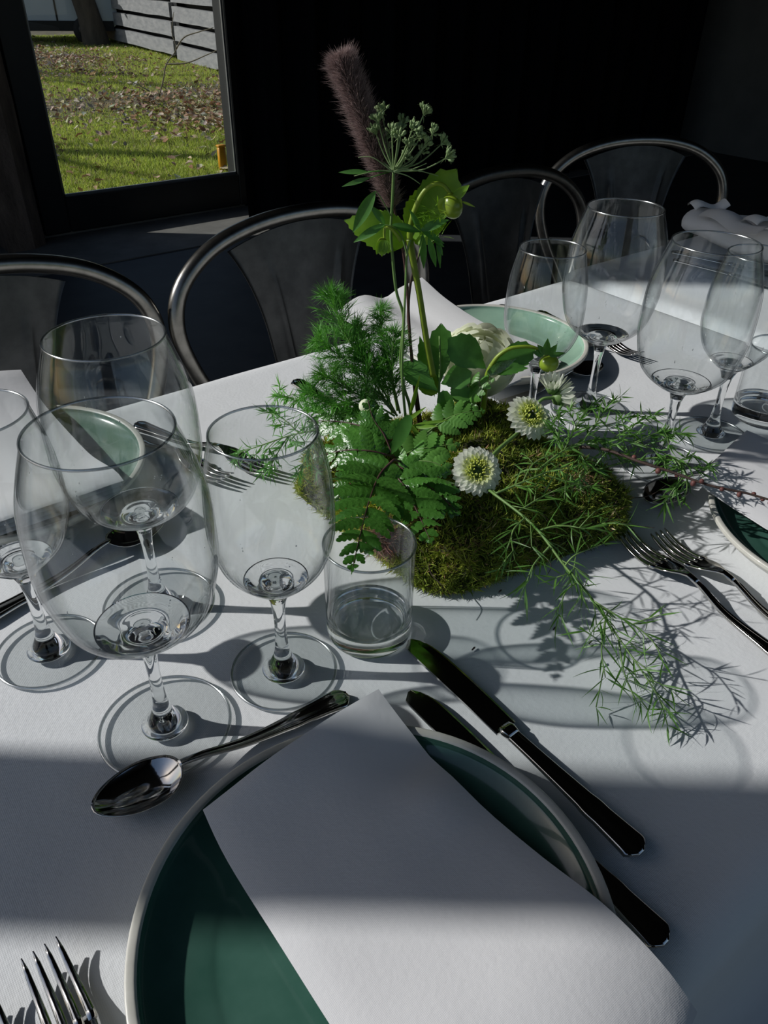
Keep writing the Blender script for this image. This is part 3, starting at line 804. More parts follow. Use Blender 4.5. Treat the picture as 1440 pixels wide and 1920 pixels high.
# ================================================================== PLATES
def plate(c, label, glaze='glaze', r=.131):
    t = thing('coupe_plate', label, 'plate', (c[0], c[1], TOP), 'coupe plates')
    o = (c[0], c[1], TOP)
    outer = spline([(.0, .0012), (.060, .0010), (.078, .0004), (.083, .0035), (r * .86, .010), (r * .985, .0225), (r, .0275), (r - .0010, .0290), (r - .0045, .0288), (r - .0060, .0275)], 6)
    MB().lathe(outer, o, 96).build('body', M['cream'], t)
    inner = spline([(r - .0060, .0275), (r - .0085, .0225), (r * .84, .0150), (r * .70, .0108), (.075, .0092), (.0, .0088)], 6)
    tag(MB().lathe(inner, o, 96).build('well', M[glaze], t), 'glazed green well')
    return t


plate((.131, .168), 'dark green plate with cream rim under the nearest napkin')
plate((.713, .190), 'cream-rimmed plate at the right edge, its well in shade')
plate((.745, .710), 'pale green plate behind the flowers, under a white napkin', 'celadon')
plate((.112, .758), 'green plate seen through the two large left glasses', 'celadon_shaded')
plate((1.86, .70), 'plate on the far table under a rolled napkin', 'celadon')


# ================================================================== NAPKINS
def sheet(L, R, nr=30, nc=16, th=.0022, bulge=None, layers=2, gap=.0028, seed=0):
    """folded cloth between a left and a right edge line; layers lie on each other"""
    Ls = spline(L, 8); Rs = spline(R, 8)
    si = np.linspace(0, 1, nr); f = lambda a: np.stack([np.interp(si, np.linspace(0, 1, len(a)), a[:, k]) for k in range(3)], 1)
    Ls, Rs = f(Ls), f(Rs); out = []
    for ly in range(layers):
        top = []; bot = []
        for i in range(nr):
            r = []; rb_ = []
            for j in range(nc):
                t = j / (nc - 1); s = i / (nr - 1)
                ins = .0016 * ly; t2 = ins / .15 + t * (1 - 2 * ins / .15)
                p = Ls[i] * (1 - t2) + Rs[i] * t2
                z = p[2] - ly * gap
                if bulge: z += bulge(s, t)
                z += .0010 * noise.noise((s * 5, t * 4, seed + .3))
                edge = min(1.0, min(t, 1 - t) * 14, min(s, 1 - s) * 26)
                ez = th * .5 * math.sqrt(max(0, 1 - (1 - edge) ** 2))
                r.append((p[0], p[1], z + ez)); rb_.append((p[0], p[1], z - ez))
            top.append(r); bot.append(rb_)
        mb = MB(); mb.grid([list(reversed(q)) for q in top]); mb.grid(bot); out.append(mb)
    return out


def napkin(label, L, R, mat='napkin', bulge=None, layers=2, gap=.003, seed=0, **k):
    c = (np.array(L[0]) + np.array(R[-1])) / 2
    t = thing('folded_napkin', label, 'napkin', (float(c[0]), float(c[1]), TZ + .02), 'folded napkins')
    for mb in sheet(L, R, bulge=bulge, layers=layers, gap=gap, seed=seed, **k): mb.build('fold', M[mat], t)
    return t


napkin('grey-white folded napkin across the nearest dark green plate',
       [(.085, .279, .787), (.082, .245, .7835), (.082, .19, .7815), (.082, .13, .7820), (.083, .075, .7860), (.086, .03, .7855), (.088, .0, .781)],
       [(.223, .287, .793), (.222, .25, .7855), (.221, .20, .7835), (.226, .14, .7850), (.2315, .095, .7880), (.2345, .06, .7815), (.236, .036, .7690)],
       'napkin', lambda s, t: .006 * math.sin(PI * t) * (1 - s) + .004 * math.exp(-((s - .32) / .06) ** 2 - ((t - .86) / .2) ** 2) - .003 * math.exp(-((s - .24) / .05) ** 2 - ((t - .95) / .15) ** 2), seed=2)
napkin('grey napkin on the right-edge plate, twig shadow across it',
       [(.637, .314, .791), (.634, .27, .7865), (.632, .22, .783), (.634, .16, .783), (.636, .08, .784)],
       [(.755, .334, .800), (.765, .29, .794), (.772, .23, .786), (.776, .16, .784), (.78, .08, .784)], 'napkin', lambda s, t: .004 * math.sin(PI * t), seed=5)
napkin('white sunlit napkin peaked over the plate behind the flowers',
       [(.598, .885, .792), (.606, .83, .786), (.612, .77, .783), (.616, .70, .783), (.618, .635, .787), (.618, .59, .779)],
       [(.766, .892, .812), (.766, .84, .797), (.765, .77, .787), (.764, .70, .786), (.764, .64, .789), (.763, .60, .780)], 'napkin_lit',
       lambda s, t: .012 * math.exp(-((t - .25) / .2) ** 2) * (1 - s) ** 2 - .008 * math.exp(-((t - .55) / .12) ** 2) * (1 - s) ** 2, seed=8)
napkin('grey napkin over the left plate, hanging into shade behind the glasses',
       [(.020, .925, .806), (.022, .86, .793), (.022, .79, .786), (.022, .72, .786), (.022, .655, .800), (.022, .632, .800)],
       [(.176, .925, .806), (.176, .86, .792), (.178, .79, .786), (.18, .72, .787), (.182, .655, .800), (.182, .632, .800)], 'napkin',
       lambda s, t: .010 * math.exp(-((s - .02) / .2) ** 2) * math.sin(PI * t), layers=4, gap=.0045, seed=11)
# far table: a loosely rolled napkin
c0 = P(1300, 412, .795); c1 = P(1475, 470, .795)
t = thing('rolled_napkin', 'loosely rolled napkin with bright tips on the far table', 'napkin', tuple((c0 + c1) / 2), 'folded napkins')
rows = []; ax_ = (c1 - c0).normalized(); sd_ = Vector((ax_.y, -ax_.x, 0))
for i in range(30):
    s = i / 29; c = c0.lerp(c1, s); r = []; en = math.sqrt(max(.02, 1 - max(0, 1 - s * 7) ** 2))
    for j in range(28):
        a = 2 * PI * j / 28; w = (.033 + .006 * math.sin(a * 2 + s * 5) + .004 * noise.noise((s * 5, math.cos(a), math.sin(a)))) * en
        r.append(c + sd_ * (math.cos(a) * w * 1.5) + UP * (math.sin(a) * w * (1 if a < PI else .7)))
    rows.append(r)
MB().loft(rows).build('roll', M['napkin'], t)
for a, b_, w, tl in ((P(1296, 388, .828), P(1362, 384, .832), .045, .5), (P(1402, 418, .836), P(1475, 408, .84), .05, .5), (P(1330, 400, .826), P(1440, 438, .83), .05, .1)):
    d_ = (b_ - a).normalized(); n_ = (UP + Vector((-.77, .637, 0)) * tl).normalized(); q_ = d_.cross(n_)
    top = [[a.lerp(b_, i / 12) + q_ * w * (j / 10 - .5) + n_ * (.008 * math.sin(PI * j / 10) + .006 * math.sin(i * .6)) for j in range(11)] for i in range(13)]
    bot = [[p - n_ * .002 for p in reversed(r)] for r in top]; mb = MB().grid(top); mb.grid(bot); mb.build('loose_fold', M['napkin_lit'], t)


# ================================================================== CUTLERY  (local: lies along +Y, tip at the +Y end, origin at the middle)
def section(y, w, zt, zb, n=14, thread=.0):
    """rounded cross-section; thread raises a thin border line near both edges"""
    s = []
    for i in range(n):
        x = -1 + 2 * i / (n - 1); e = math.sqrt(max(0, 1 - x ** 4)); t = thread * math.exp(-((abs(x) - .72) / .10) ** 2) - thread * .6 * math.exp(-((abs(x) - .5) / .12) ** 2)
        s.append((x * w, y, (zt + zb) / 2 + (zt - zb) / 2 * e + t))
    for i in range(n - 2):
        x = 1 - 2 * (i + 1) / (n - 1); e = math.sqrt(max(0, 1 - x ** 4)); s.append((x * w, y, (zt + zb) / 2 - (zt - zb) / 2 * e))
    return s


def handle_secs(y0, y1, wn, we, zmid, thick, up):
    """handle from the neck y0 to the butt y1 with a waisted shoulder and a pointed fiddle end"""
    out = []
    for i in range(45):
        s = i / 44; y = y0 + (y1 - y0) * s
        w = wn + (we - wn) * s ** 1.5
        if .60 < s < .72: w *= 1 + .07 * math.sin(PI * (s - .60) / .12)
        if s > .955: w *= max(.30, 1 - ((s - .955) / .045) ** 1.4 * .70)
        th = thick * (.75 + .25 * s) * (1 if s < .95 else .8)
        z = zmid(s) + up
        out.append(section(y, w, z + th, z - th * .2, thread=.0006 if w > .003 else 0))
    return out


def make_knife(label):
    t = thing('table_knife', label, 'knife', (0, 0, 0), 'table knives')
    secs = handle_secs(.0, -.114, .0058, .0112, lambda s: .0035, .0042, 0)
    MB().loft(secs).build('handle', M['steel'], t)
    MB().loft([section(y, w, zt, zb) for y, w, zt, zb in ((-.004, .0056, .0082, .0022), (.002, .0068, .0086, .002), (.006, .0062, .008, .0022))]).build('bolster', M['steel'], t)
    rows = []
    for i in range(22):
        s = i / 21; y = .004 + .110 * s
        wl = .0098 + .0018 * math.sin(PI * s); wr = .0088
        if s > .72: wl *= max(.05, math.sqrt(max(0, 1 - ((s - .72) / .283) ** 2.4)))
        if s > .93: wr *= max(.05, math.sqrt(max(0, 1 - ((s - .93) / .072) ** 2)))
        cz = .0048
        rows.append([(-wr, y, cz + .0010), (wl * .3, y, cz + .0010), (wl * .85, y, cz + .0008), (wl, y, cz + .0002), (wl, y, cz - .0002), (wl * .3, y, cz - .0009), (-wr, y, cz - .0010)])
    MB().loft(rows).build('blade', M['steel'], t, False)
    return t


def make_fork(label):
    t = thing('table_fork', label, 'fork', (0, 0, 0), 'table forks')
    z = lambda y: .0030 + .012 * math.exp(-((y - .030) / .030) ** 2) - 0.0 + (.004 * max(0, (y - .075) / .025) ** 2 if y > .075 else 0)
    MB().loft(handle_secs(.028, -.102, .0028, .0108, lambda s: z(.028 - .130 * s) - .002, .0034, 0)).build('handle', M['steel'], t)
    # shoulder with the four slots' roots
    rows = []
    for y, w in ((.022, .0030), (.032, .0034), (.038, .0058), (.045, .0098), (.052, .0118), (.060, .0124), (.064, .0124)):
        rows.append(section(y, w, z(y) + .0012, z(y) - .0012))
    MB().loft(rows).build('shoulder', M['steel'], t)
    for k in range(4):
        x0 = (-1.5 + k) * .0067; secs = []
        for i in range(9):
            s = i / 8; y = .060 + .050 * s; w = .0026 * (1 - .55 * s ** 1.5); th = .0013 * (1 - .5 * s)
            if i == 8: w *= .35
            x = x0 * (1 - .08 * s); zz = z(y); secs.append([(x - w, y, zz - th), (x + w, y, zz - th), (x + w * .9, y, zz + th), (x - w * .9, y, zz + th)])
        MB().loft(secs).build('tine', M['steel'], t)
    return t


def make_spoon(label):
    t = thing('dessert_spoon', label, 'spoon', (0, 0, 0), 'dessert spoons')
    z = lambda s: .012 * math.exp(-(s / .28) ** 2) + .0012
    MB().loft(handle_secs(.036, -.094, .0026, .0108, z, .0034, 0)).build('handle', M['steel'], t)
    top = []; bot = []
    for i in range(15):
        q = i / 14; r1 = []; r2 = []
        for j in range(36):
            a = 2 * PI * j / 36; y = .064 + math.cos(a) * .030 * q * (1.0 if math.cos(a) < 0 else 1.0); w = .0192 * q * (1 - .16 * math.cos(a))
            dz = .010 * (1 - q ** 2.2); rise = .0095 + .006 * max(0, -math.cos(a) * q - .6)
            r1.append((math.sin(a) * w, y, rise - dz + .0012)); r2.append((math.sin(a) * w * 1.0, y, rise - dz - .0002))
        top.append(r1); bot.append(r2)
    mb = MB(); mb.loft(top, cap=False); mb.loft([list(reversed(r)) for r in bot], cap=False)
    k = len(top) * 36; L = (len(top) - 1) * 36
    mb.f += [(L + j, L + (j + 1) % 36, k + L + 35 - (j + 1) % 36, k + L + 35 - j) for j in range(36)]
    mb.build('bowl', M['steel'], t)
    return t


kn = make_knife('table knife lying in the open right of the nearest plate, blade toward the tumbler')
fk = make_fork('fork at the bottom left corner with all four tines showing')
sp = make_spoon('dessert spoon above the nearest plate, bowl to the left')
CZ = TOP + .0005


def lay(src, tip, butt, label=None, first=False, zz=0.0, mid=.0):
    tip = Vector((tip[0], tip[1], 0)); butt = Vector((butt[0], butt[1], 0)); c = (tip + butt) / 2; d = tip - butt
    rz = math.atan2(-d.x, d.y); c = c - d.normalized() * mid
    if first: src.location = (c.x, c.y, CZ + zz); src.rotation_euler = (0, 0, rz); return src
    return dup(src, (c.x, c.y, CZ + zz), rz, label)


lay(kn, (.294, .338), (.292, .110), first=True)
lay(kn, (.2600, .296), (.2585, .068), 'table knife half tucked under the rim of the nearest plate')
lay(kn, (.4735, .569), (.474, .797), 'knife with dark handle end by the left edge of the dill foliage')
q = P(76, 1786, .766); lay(fk, (q.x, q.y), (q.x + .004, q.y - .211), first=True)
lay(fk, (q.x - .036, q.y - .004), (q.x - .030, q.y - .215), 'fork cut off by the left edge at the bottom')
lay(fk, (.545, .318), (.516, .110), 'left one of the two forks beside the right plate')
lay(fk, (.572, .300), (.546, .092), 'right one of the two forks beside the right plate, tines half hidden')
lay(fk, (.334, .621), (.262, .815), 'fork with tines toward the left side of the moss, seen through a glass')
lay(fk, (.286, .640), (.232, .838), 'fork lying partly under the other fork, behind the left glasses')
lay(fk, (.905, .585), (.925, .790), 'fork on the far side of the table between two glass stems')
lay(fk, (.880, .640), (.893, .845), 'fork whose handle shows through the small glass above the flowers')
lay(sp, (.034, .338), (.222, .323), first=True)
lay(sp, (.205, .608), (.020, .568), 'spoon lying in the shade of the left napkin')
lay(sp, (.836, .592), (.650, .592), 'dark spoon bowl between two glass stems behind the flowers', zz=.0)
lay(sp, (.6090, .343), (.794, .350), 'spoon whose bowl peeks out under the fern sprays at right')
lay(kn, P(1450, 522, TZ), P(1288, 486, TZ), 'upper knife of the pair lying on the far table')
lay(kn, P(1452, 545, TZ), P(1290, 502, TZ), 'lower knife of the pair lying on the far table')

# ================================================================== MOSS CENTREPIECE
QUAD = [Vector((.345, .366)), Vector((.572, .326)), Vector((.585, .565)), Vector((.338, .606))]
MC = sum(QUAD, Vector((0, 0))) / 4


def quad_r(a):
    d = Vector((math.cos(a), math.sin(a))); best = 9
    for i in range(4):
        p, q = QUAD[i], QUAD[(i + 1) % 4]; e = q - p; den = d.x * e.y - d.y * e.x
        if abs(den) < 1e-9: continue
        w = p - MC; t = (w.x * e.y - w.y * e.x) / den; s = (w.x * d.y - w.y * d.x) / den
        if t > 0 and -.01 <= s <= 1.01: best = min(best, t)
    return best


NA = 180
QR = [quad_r(2 * PI * i / NA) for i in range(NA)]
QR = [sum(QR[(i + k) % NA] for k in range(-5, 6)) / 11 for i in range(NA)]


def moss_pt(a, ph, jit=1.0):
    """a around, ph from 0 (foot) to pi/2 (top middle)"""
    i = (a / (2 * PI) * NA) % NA; i0 = int(i); fr = i - i0; r = QR[i0 % NA] * (1 - fr) + QR[(i0 + 1) % NA] * fr
    c = max(0.0, math.cos(ph)) ** .50; s = math.sin(ph) ** .82
    x = MC.x + math.cos(a) * r * c; y = MC.y + math.sin(a) * r * c
    lump = noise.noise((x * 22, y * 22, s * 1.6)) * .014 + noise.noise((x * 60, y * 60, s * 4)) * .010 + noise.noise((x * 140, y * 140, s * 9)) * .005
    n = Vector((math.cos(a) * (c ** 3 + .12), math.sin(a) * (c ** 3 + .12), s * s + .05)).normalized()
    h = .064 + .014 * noise.noise((x * 9, y * 9, 4))
    return Vector((x, y, TOP + h * s)) + n * lump * jit * (1 if s > .15 else s / .15), n


moss = thing('moss_mound', 'rectangular mound of green moss in the middle of the table', 'moss', (MC.x, MC.y, TOP))
rows = []
for k in range(22):
    ph = PI / 2 * k / 21; rows.append([tuple(moss_pt(2 * PI * j / 96, ph)[0]) for j in range(96)])
MB().loft(rows).build('core', M['mosscore'], moss)
N = 90000; base = []; dirs = []; cols = []
mr = random.Random(3)
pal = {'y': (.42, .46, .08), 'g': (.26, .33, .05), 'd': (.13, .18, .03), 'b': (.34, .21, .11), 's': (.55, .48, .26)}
for _ in range(N):
    a = mr.uniform(0, 2 * PI); z = mr.random(); ph = math.asin(min(1, z)) if mr.random() < .5 else PI / 2 * mr.random()
    p, n = moss_pt(a, ph)
    d = n * .55 + Vector((mr.gauss(0, .85), mr.gauss(0, .85), mr.gauss(0, .75)))
    if p.z < TOP + .006: d.z = abs(d.z) * .4
    base.append(p - n * .002); dirs.append(d)
    q = .5 + .5 * noise.noise((p.x * 30, p.y * 30, p.z * 30)) + .45 * (Vector((p.x, p.y)) - MC).dot(Vector((-.77, .637))) / .12 * .5  # tint also painted yellower on the sun side, darker on the far side
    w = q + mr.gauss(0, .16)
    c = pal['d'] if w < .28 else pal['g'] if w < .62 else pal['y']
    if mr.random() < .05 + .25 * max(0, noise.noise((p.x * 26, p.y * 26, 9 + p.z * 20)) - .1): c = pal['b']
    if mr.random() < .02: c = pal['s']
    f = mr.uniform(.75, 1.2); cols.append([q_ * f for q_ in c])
base = np.array([tuple(p) for p in base]); dirs = np.array([tuple(p) for p in dirs]); cols = np.array(cols)
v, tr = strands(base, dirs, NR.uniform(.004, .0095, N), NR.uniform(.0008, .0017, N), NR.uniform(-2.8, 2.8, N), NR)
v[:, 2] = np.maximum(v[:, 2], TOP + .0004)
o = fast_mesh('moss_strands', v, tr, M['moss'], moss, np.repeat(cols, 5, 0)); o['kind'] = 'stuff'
# brown dry tuft at the front-left corner and stray roots
def tuft(name, c, rad, n, col, L, label):
    rr = random.Random(n); bs = []; ds = []
    for _ in range(n):
        d = Vector((rr.gauss(0, 1), rr.gauss(0, 1), rr.gauss(0, .8))).normalized(); bs.append(tuple(c + d * rad * rr.random())); ds.append(tuple(d + Vector((rr.gauss(0, .6), rr.gauss(0, .6), rr.gauss(0, .6)))))
    cc = np.array([[q * rr.uniform(.7, 1.2) for q in col] for _ in range(n)])
    v, tr = strands(np.array(bs), np.array(ds), NR.uniform(L * .5, L, n), NR.uniform(.0005, .0009, n), NR.uniform(-2.5, 2.5, n), NR)
    v[:, 2] = np.maximum(v[:, 2], TOP + .0003)
    o = fast_mesh(name, v, tr, M['moss'], moss, np.repeat(cc, 5, 0)); tag(o, label, kind='stuff')


tuft('dry_tuft', P(722, 1012, .785), .013, 900, (.30, .17, .12), .018, 'pinkish brown dry root tuft')
tuft('dry_tuft', P(795, 975, .80), .010, 350, (.26, .17, .10), .016, 'brown dry root tuft')
tuft('dry_tuft', P(1075, 905, .80), .012, 400, (.28, .22, .13), .016, 'straw coloured dry tuft')
for k in range(10):
    a = RNG.uniform(3.6, 6.6); p, n = moss_pt(a, RNG.uniform(.2, 1.2)); d = Vector((n.x + RNG.gauss(0, .5), n.y + RNG.gauss(0, .5), RNG.gauss(.1, .4))).normalized()
    pts = [p + d * .012 * i + Vector((RNG.gauss(0, .003), RNG.gauss(0, .003), RNG.gauss(0, .002))) * i for i in range(4)]
    for q in pts: q.z = max(q.z, TOP + .001)
    MB().tube(spline(pts, 4), [.0005, .0003], 4).build('stray_root', M['twig'], moss)
for u, v_, lab in ((893, 1101, 'dark crumb of moss close by the front foot of the mound'), (938, 1110, 'dark crumb of moss at the shade edge right of the mound corner'), (888, 1218, 'dark thread of moss on the cloth between tumbler and knife tip'),
                   (1107, 1206, 'dark crumb of moss beside the hanging asparagus fern'), (1128, 1244, 'dark crumb of moss under the asparagus fern tip'), (1040, 1180, 'dark crumb of moss inside the tumbler rim shadow')):
    c = P(u, v_, TOP); o = MB().tube([c + Vector((-.002, 0, .0006)), c + Vector((.0005, .0004, .001)), c + Vector((.0025, .001, .0006))], [.0005, .0009, .0004], 5).build('moss_crumb', M['twig'], None, True, tuple(c))
    tag(o, lab, 'crumb', 'moss crumbs on the cloth')


# ================================================================== PLANT HELPERS
def Qs(pts, depth=None):
    """image-traced curve; each point (u, v, depth) or one depth for all"""
    return [Q(p[0], p[1], p[2] if len(p) > 2 else depth) for p in pts]


def root_pt(p, f=.55):
    """a point inside the moss that a stem starting at p grows from"""
    return Vector((MC.x + (p.x - MC.x) * f, MC.y + (p.y - MC.y) * f, TZ + .045))


def curve_at(c, s):
    i = s * (len(c) - 1); a = int(min(i, len(c) - 2)); f = i - a
    p = Vector(c[a]).lerp(Vector(c[a + 1]), f); t = (Vector(c[a + 1]) - Vector(c[a])).normalized(); return p, t


def fern(label, pts, mat, wmax, pairs, up=None, teeth=6, lift=.15, pw=.46, name='fern_frond', seed=0, taper=1.0, droop=.5):
    """frond: rachis with toothed pinnae in pairs, each pinna a part"""
    rr = random.Random(seed + 99); c = spline(pts, 8); t = thing(name, label, 'fern', tuple(c[0]), 'fern fronds')
    r0 = root_pt(Vector(c[0])); MB().tube(spline([r0, r0.lerp(Vector(c[0]), .6) + UP * .008, Vector(c[0])], 6), [.0012, .0010], 6).build('petiole', M['purplestem'] if mat == 'fern' else M['greenstem'], t)
    MB().tube(c, [.0010, .0003], 6).build('rachis', M['purplestem'] if mat == 'fern' else M['greenstem'], t)
    up = Vector(up or (UP * .8 - VW * .5)).normalized()
    for k in range(pairs):
        s = .08 + .89 * (k / (pairs - 1)) ** .92
        L = wmax * (math.sin(PI * min(1, (1 - s) * .62 + .02)) * (.55 + .45 * min(1, s * 5))) ** taper
        L = max(L, wmax * .10)
        for sg in (-1, 1):
            p, d = curve_at(c, min(1, s + (.012 if sg > 0 else 0)))
            u2 = (up - d * up.dot(d)).normalized(); sd = d.cross(u2) * sg
            ang = .95 - .45 * s
            dr = (sd * math.sin(ang + .15) + d * math.cos(ang + .15) + u2 * (lift + rr.uniform(-.1, .1))).normalized()
            L2 = L * rr.uniform(.92, 1.06); bend = droop + rr.uniform(-.25, .25)
            MB().leaf(p, dr, u2, L2, L2 * pw + .0055, 'frond', max(3, int(teeth * L2 / wmax + 1.5)), bend, -.16 + rr.uniform(-.30, .22), amp=.19, corr=.05, twist=rr.uniform(-.6, .6)).build('pinna', M[mat], t)
    p, d = curve_at(c, 1.0)
    MB().leaf(p - d * .004, d, up, wmax * .25, wmax * .12, 'tri', 3, .2, .1, amp=.25).build('pinna', M[mat], t)
    return t


def needle_sprig(label, path, branches, nl, nw, mat='asp', group='asparagus fern sprays', seed=0, dens=.0075, nn=6, sub=.022, name='asparagus_fern_spray', stem=.0011, spread=.75, flat=.6):
    """thin stem with side twigs, bunches of narrow needles at each node; needles are one part"""
    rr = random.Random(seed); c = spline(path, 8); t = thing(name, label, 'asparagus fern', tuple(c[0]), group)
    curves = [c] + [spline(b, 8) for b in branches]; nd_ = MB(); st = MB()
    st.tube(c, [stem, stem * .4], 6); r0 = root_pt(Vector(c[0])); st.tube(spline([r0, r0.lerp(Vector(c[0]), .6) + UP * .006, Vector(c[0])], 5), stem, 6)

    def bunch(p, d, n, L):
        for _ in range(n):
            r = Vector((rr.gauss(0, 1), rr.gauss(0, 1), rr.gauss(0, flat)))
            dd = (d * rr.uniform(.3, 1.0) + r.normalized() * spread).normalized(); q = L * rr.uniform(.6, 1.15)
            e = p + dd * q
            if e.z < TOP + .002: dd.z = max(dd.z, (TOP + .002 - p.z) / q); dd.normalize()
            nd_.leaf(p, dd, Vector((rr.gauss(0, 1), rr.gauss(0, 1), 1)), q, nw * rr.uniform(.8, 1.2), 'needle', 0, rr.uniform(-.4, 1.1), .15, n=4)
    for ci, cc in enumerate(curves):
        Ln = sum((Vector(b) - Vector(a)).length for a, b in zip(cc, cc[1:]))
        if ci: st.tube(cc, [stem * .7, stem * .3], 5)
        k = max(3, int(Ln / dens))
        for i in range(1, k + 1):
            p, d = curve_at(cc, i / k)
            bunch(p, d, nn if ci else max(2, nn // 2), nl)
            if sub and i % 2 == 0 and i < k:
                r = Vector((rr.gauss(0, 1), rr.gauss(0, 1), rr.gauss(0, flat))).normalized(); e = p + (d * .6 + r * .8).normalized() * sub * rr.uniform(.6, 1.2)
                e.z = max(e.z, TOP + .004); st.tube([p, p.lerp(e, .5) + Vector((0, 0, .001)), e], stem * .35, 4)
                for q in (.55, 1.0): bunch(p.lerp(e, q), (e - p).normalized(), nn, nl * .8)
    st.build('stem', M['greenstem'], t); o = nd_.build('needles', M[mat], t); o['kind'] = 'stuff'
    return t


# ------------------------------------------------------------------ foxtail plume
PD = .705
t = thing('foxtail_plume', 'tall mauve-brown bristly foxtail plume leaning left', 'grass plume', tuple(Q(786, 790, PD)))
sc = spline(Qs([(786, 800), (776, 720), (768, 620), (762, 520), (752, 450), (738, 385)], PD), 8)
MB().tube(sc, [.0016, .0011], 8).build('stem', M['purplestem'], t)
ac = spline(Qs([(738, 388), (721, 335), (701, 280), (684, 230), (662, 170), (645, 128), (638, 108)], PD), 10)
rad = np.interp(np.linspace(0, 1, len(ac)), [0, .1, .45, .75, .92, 1], [.0022, .0045, .0066, .0078, .0062, .0016])
MB().tube(ac, rad, 12).build('seed_core', M['plumecore'], t)
N = 12000; s = NR.random(N) ** .95; idx = s * (len(ac) - 1); i0 = np.minimum(idx.astype(int), len(ac) - 2); fr = (idx - i0)[:, None]
pc = ac[i0] * (1 - fr) + ac[i0 + 1] * fr; tg = ac[i0 + 1] - ac[i0]; tg /= np.linalg.norm(tg, axis=1)[:, None]
rv = NR.normal(size=(N, 3)); rv -= tg * (rv * tg).sum(1)[:, None]; rv /= np.linalg.norm(rv, axis=1)[:, None]
rb = np.interp(s, np.linspace(0, 1, len(ac)), rad)[:, None]
Ls = NR.uniform(.0080, .0140, N) * np.where(NR.random(N) < .12, 1.45, 1.0) * np.interp(s, [0, .1, .5, .85, 1], [.8, .9, 1, 1, .75])
v, tr = strands(pc + rv * rb * .8, rv * .9 + tg * .75 + NR.normal(0, .2, (N, 3)), Ls, np.full(N, .00034), NR.uniform(-.6, .6, N), NR)
o = fast_mesh('bristles', v, tr, M['plume'], t); o['kind'] = 'stuff'
sd = MB()
for _ in range(420):
    q = RNG.random(); p, d = curve_at(ac, q); r = Vector((RNG.gauss(0, 1), RNG.gauss(0, 1), RNG.gauss(0, 1))); r = (r - d * r.dot(d)).normalized()
    sd.blob(p + r * np.interp(q, np.linspace(0, 1, len(ac)), rad) * 1.05, .0007, 5, 4, r + d, 1.8)
o = sd.build('seeds', M['plumecore'], t); o['kind'] = 'stuff'

# ------------------------------------------------------------------ wild carrot umbel
UD = .69
C2 = lambda x, y: (560 + x / 3.6, 80 + y / 3.6)
t = thing('wild_carrot_umbel', 'grey-green wild carrot seed head on a straight slim stem', 'umbel flower', tuple(Q(770, 790, UD)))
MB().tube(spline(Qs([(772, 800), (768, 760), (757, 724), (751, 672), (757, 597), (743, 545), (735, 470), (733, 430), (736, 370), (738, 322)], UD), 6), [.0017, .0014, .0012], 8).build('stem', M['greenstem'], t)
hub = Q(738, 320, UD)
um = [(565, 480), (540, 545), (425, 580), (525, 625), (600, 725), (630, 620), (678, 600), (670, 645), (738, 705), (765, 595), (815, 650), (852, 695), (825, 745), (712, 785), (842, 490), (900, 622), (960, 688), (990, 782), (800, 630), (590, 665), (700, 560), (500, 600)]
for k, (x, y) in enumerate(um):
    u, v_ = C2(x, y); e = Q(u, v_, UD + RNG.uniform(-.03, .03)); d = (e - hub).normalized()
    mid = hub.lerp(e, .5) + UP * -.004 * (1 if abs(d.z) < .6 else .2) + Vector((d.x, d.y, 0)) * .002
    ry = MB().tube(spline([hub, mid, e], 6), [.0007, .0005], 5).build('ray', M['umbel'], t)
    mb = MB(); n = 15 if k not in (0, 1, 3) else 20; R0 = RNG.uniform(.0066, .0088)
    for i in range(n):
        r = Vector((RNG.gauss(0, 1), RNG.gauss(0, 1), RNG.gauss(0, 1))).normalized(); r = (r + d * 1.15 + UP * .3).normalized(); q = e + r * R0 * RNG.uniform(.6, 1.0)
        mb.tube([e, q], [.0003, .0003], 4, False); mb.blob(q, .0011, 6, 5, r, 1.9)
        for _ in range(3):
            h = (r + Vector((RNG.gauss(0, .8), RNG.gauss(0, .8), RNG.gauss(0, .8)))).normalized(); mb.leaf(q, h, UP, .0030, .00025, 'needle', n=2)
    for _ in range(5):
        h = (Vector((RNG.gauss(0, 1), RNG.gauss(0, 1), RNG.gauss(0, .5))) - d * .2).normalized(); mb.leaf(e, h, UP, .006, .0006, 'needle', 0, .4, n=4)
    mb.build('umbellet', M['umbel'], ry)
for a in ([(738, 322), (775, 318), (822, 330)], [(738, 322), (765, 330), (788, 345)], [(738, 322), (770, 318), (800, 306)], [(738, 322), (710, 320), (664, 330)], [(736, 322), (700, 296), (672, 295)], [(738, 322), (757, 316), (790, 322)]):
    c = spline(Qs(a, UD - .005), 5); MB().tube(c, [.0006, .0003], 5).build('bract', M['umbel'], t)
for a, b_ in (((690, 322), (634, 322)), ((694, 333), (640, 349))):
    p = Q(*a, UD - .01); q = Q(*b_, UD - .01); mb = MB().leaf(p, q - p, VW * -1 + UP * .4, (q - p).length, .004, 'lance', 0, .2, .2); mb.tube([hub, p], .0005, 5); mb.build('bract', M['leafgreen'], t)

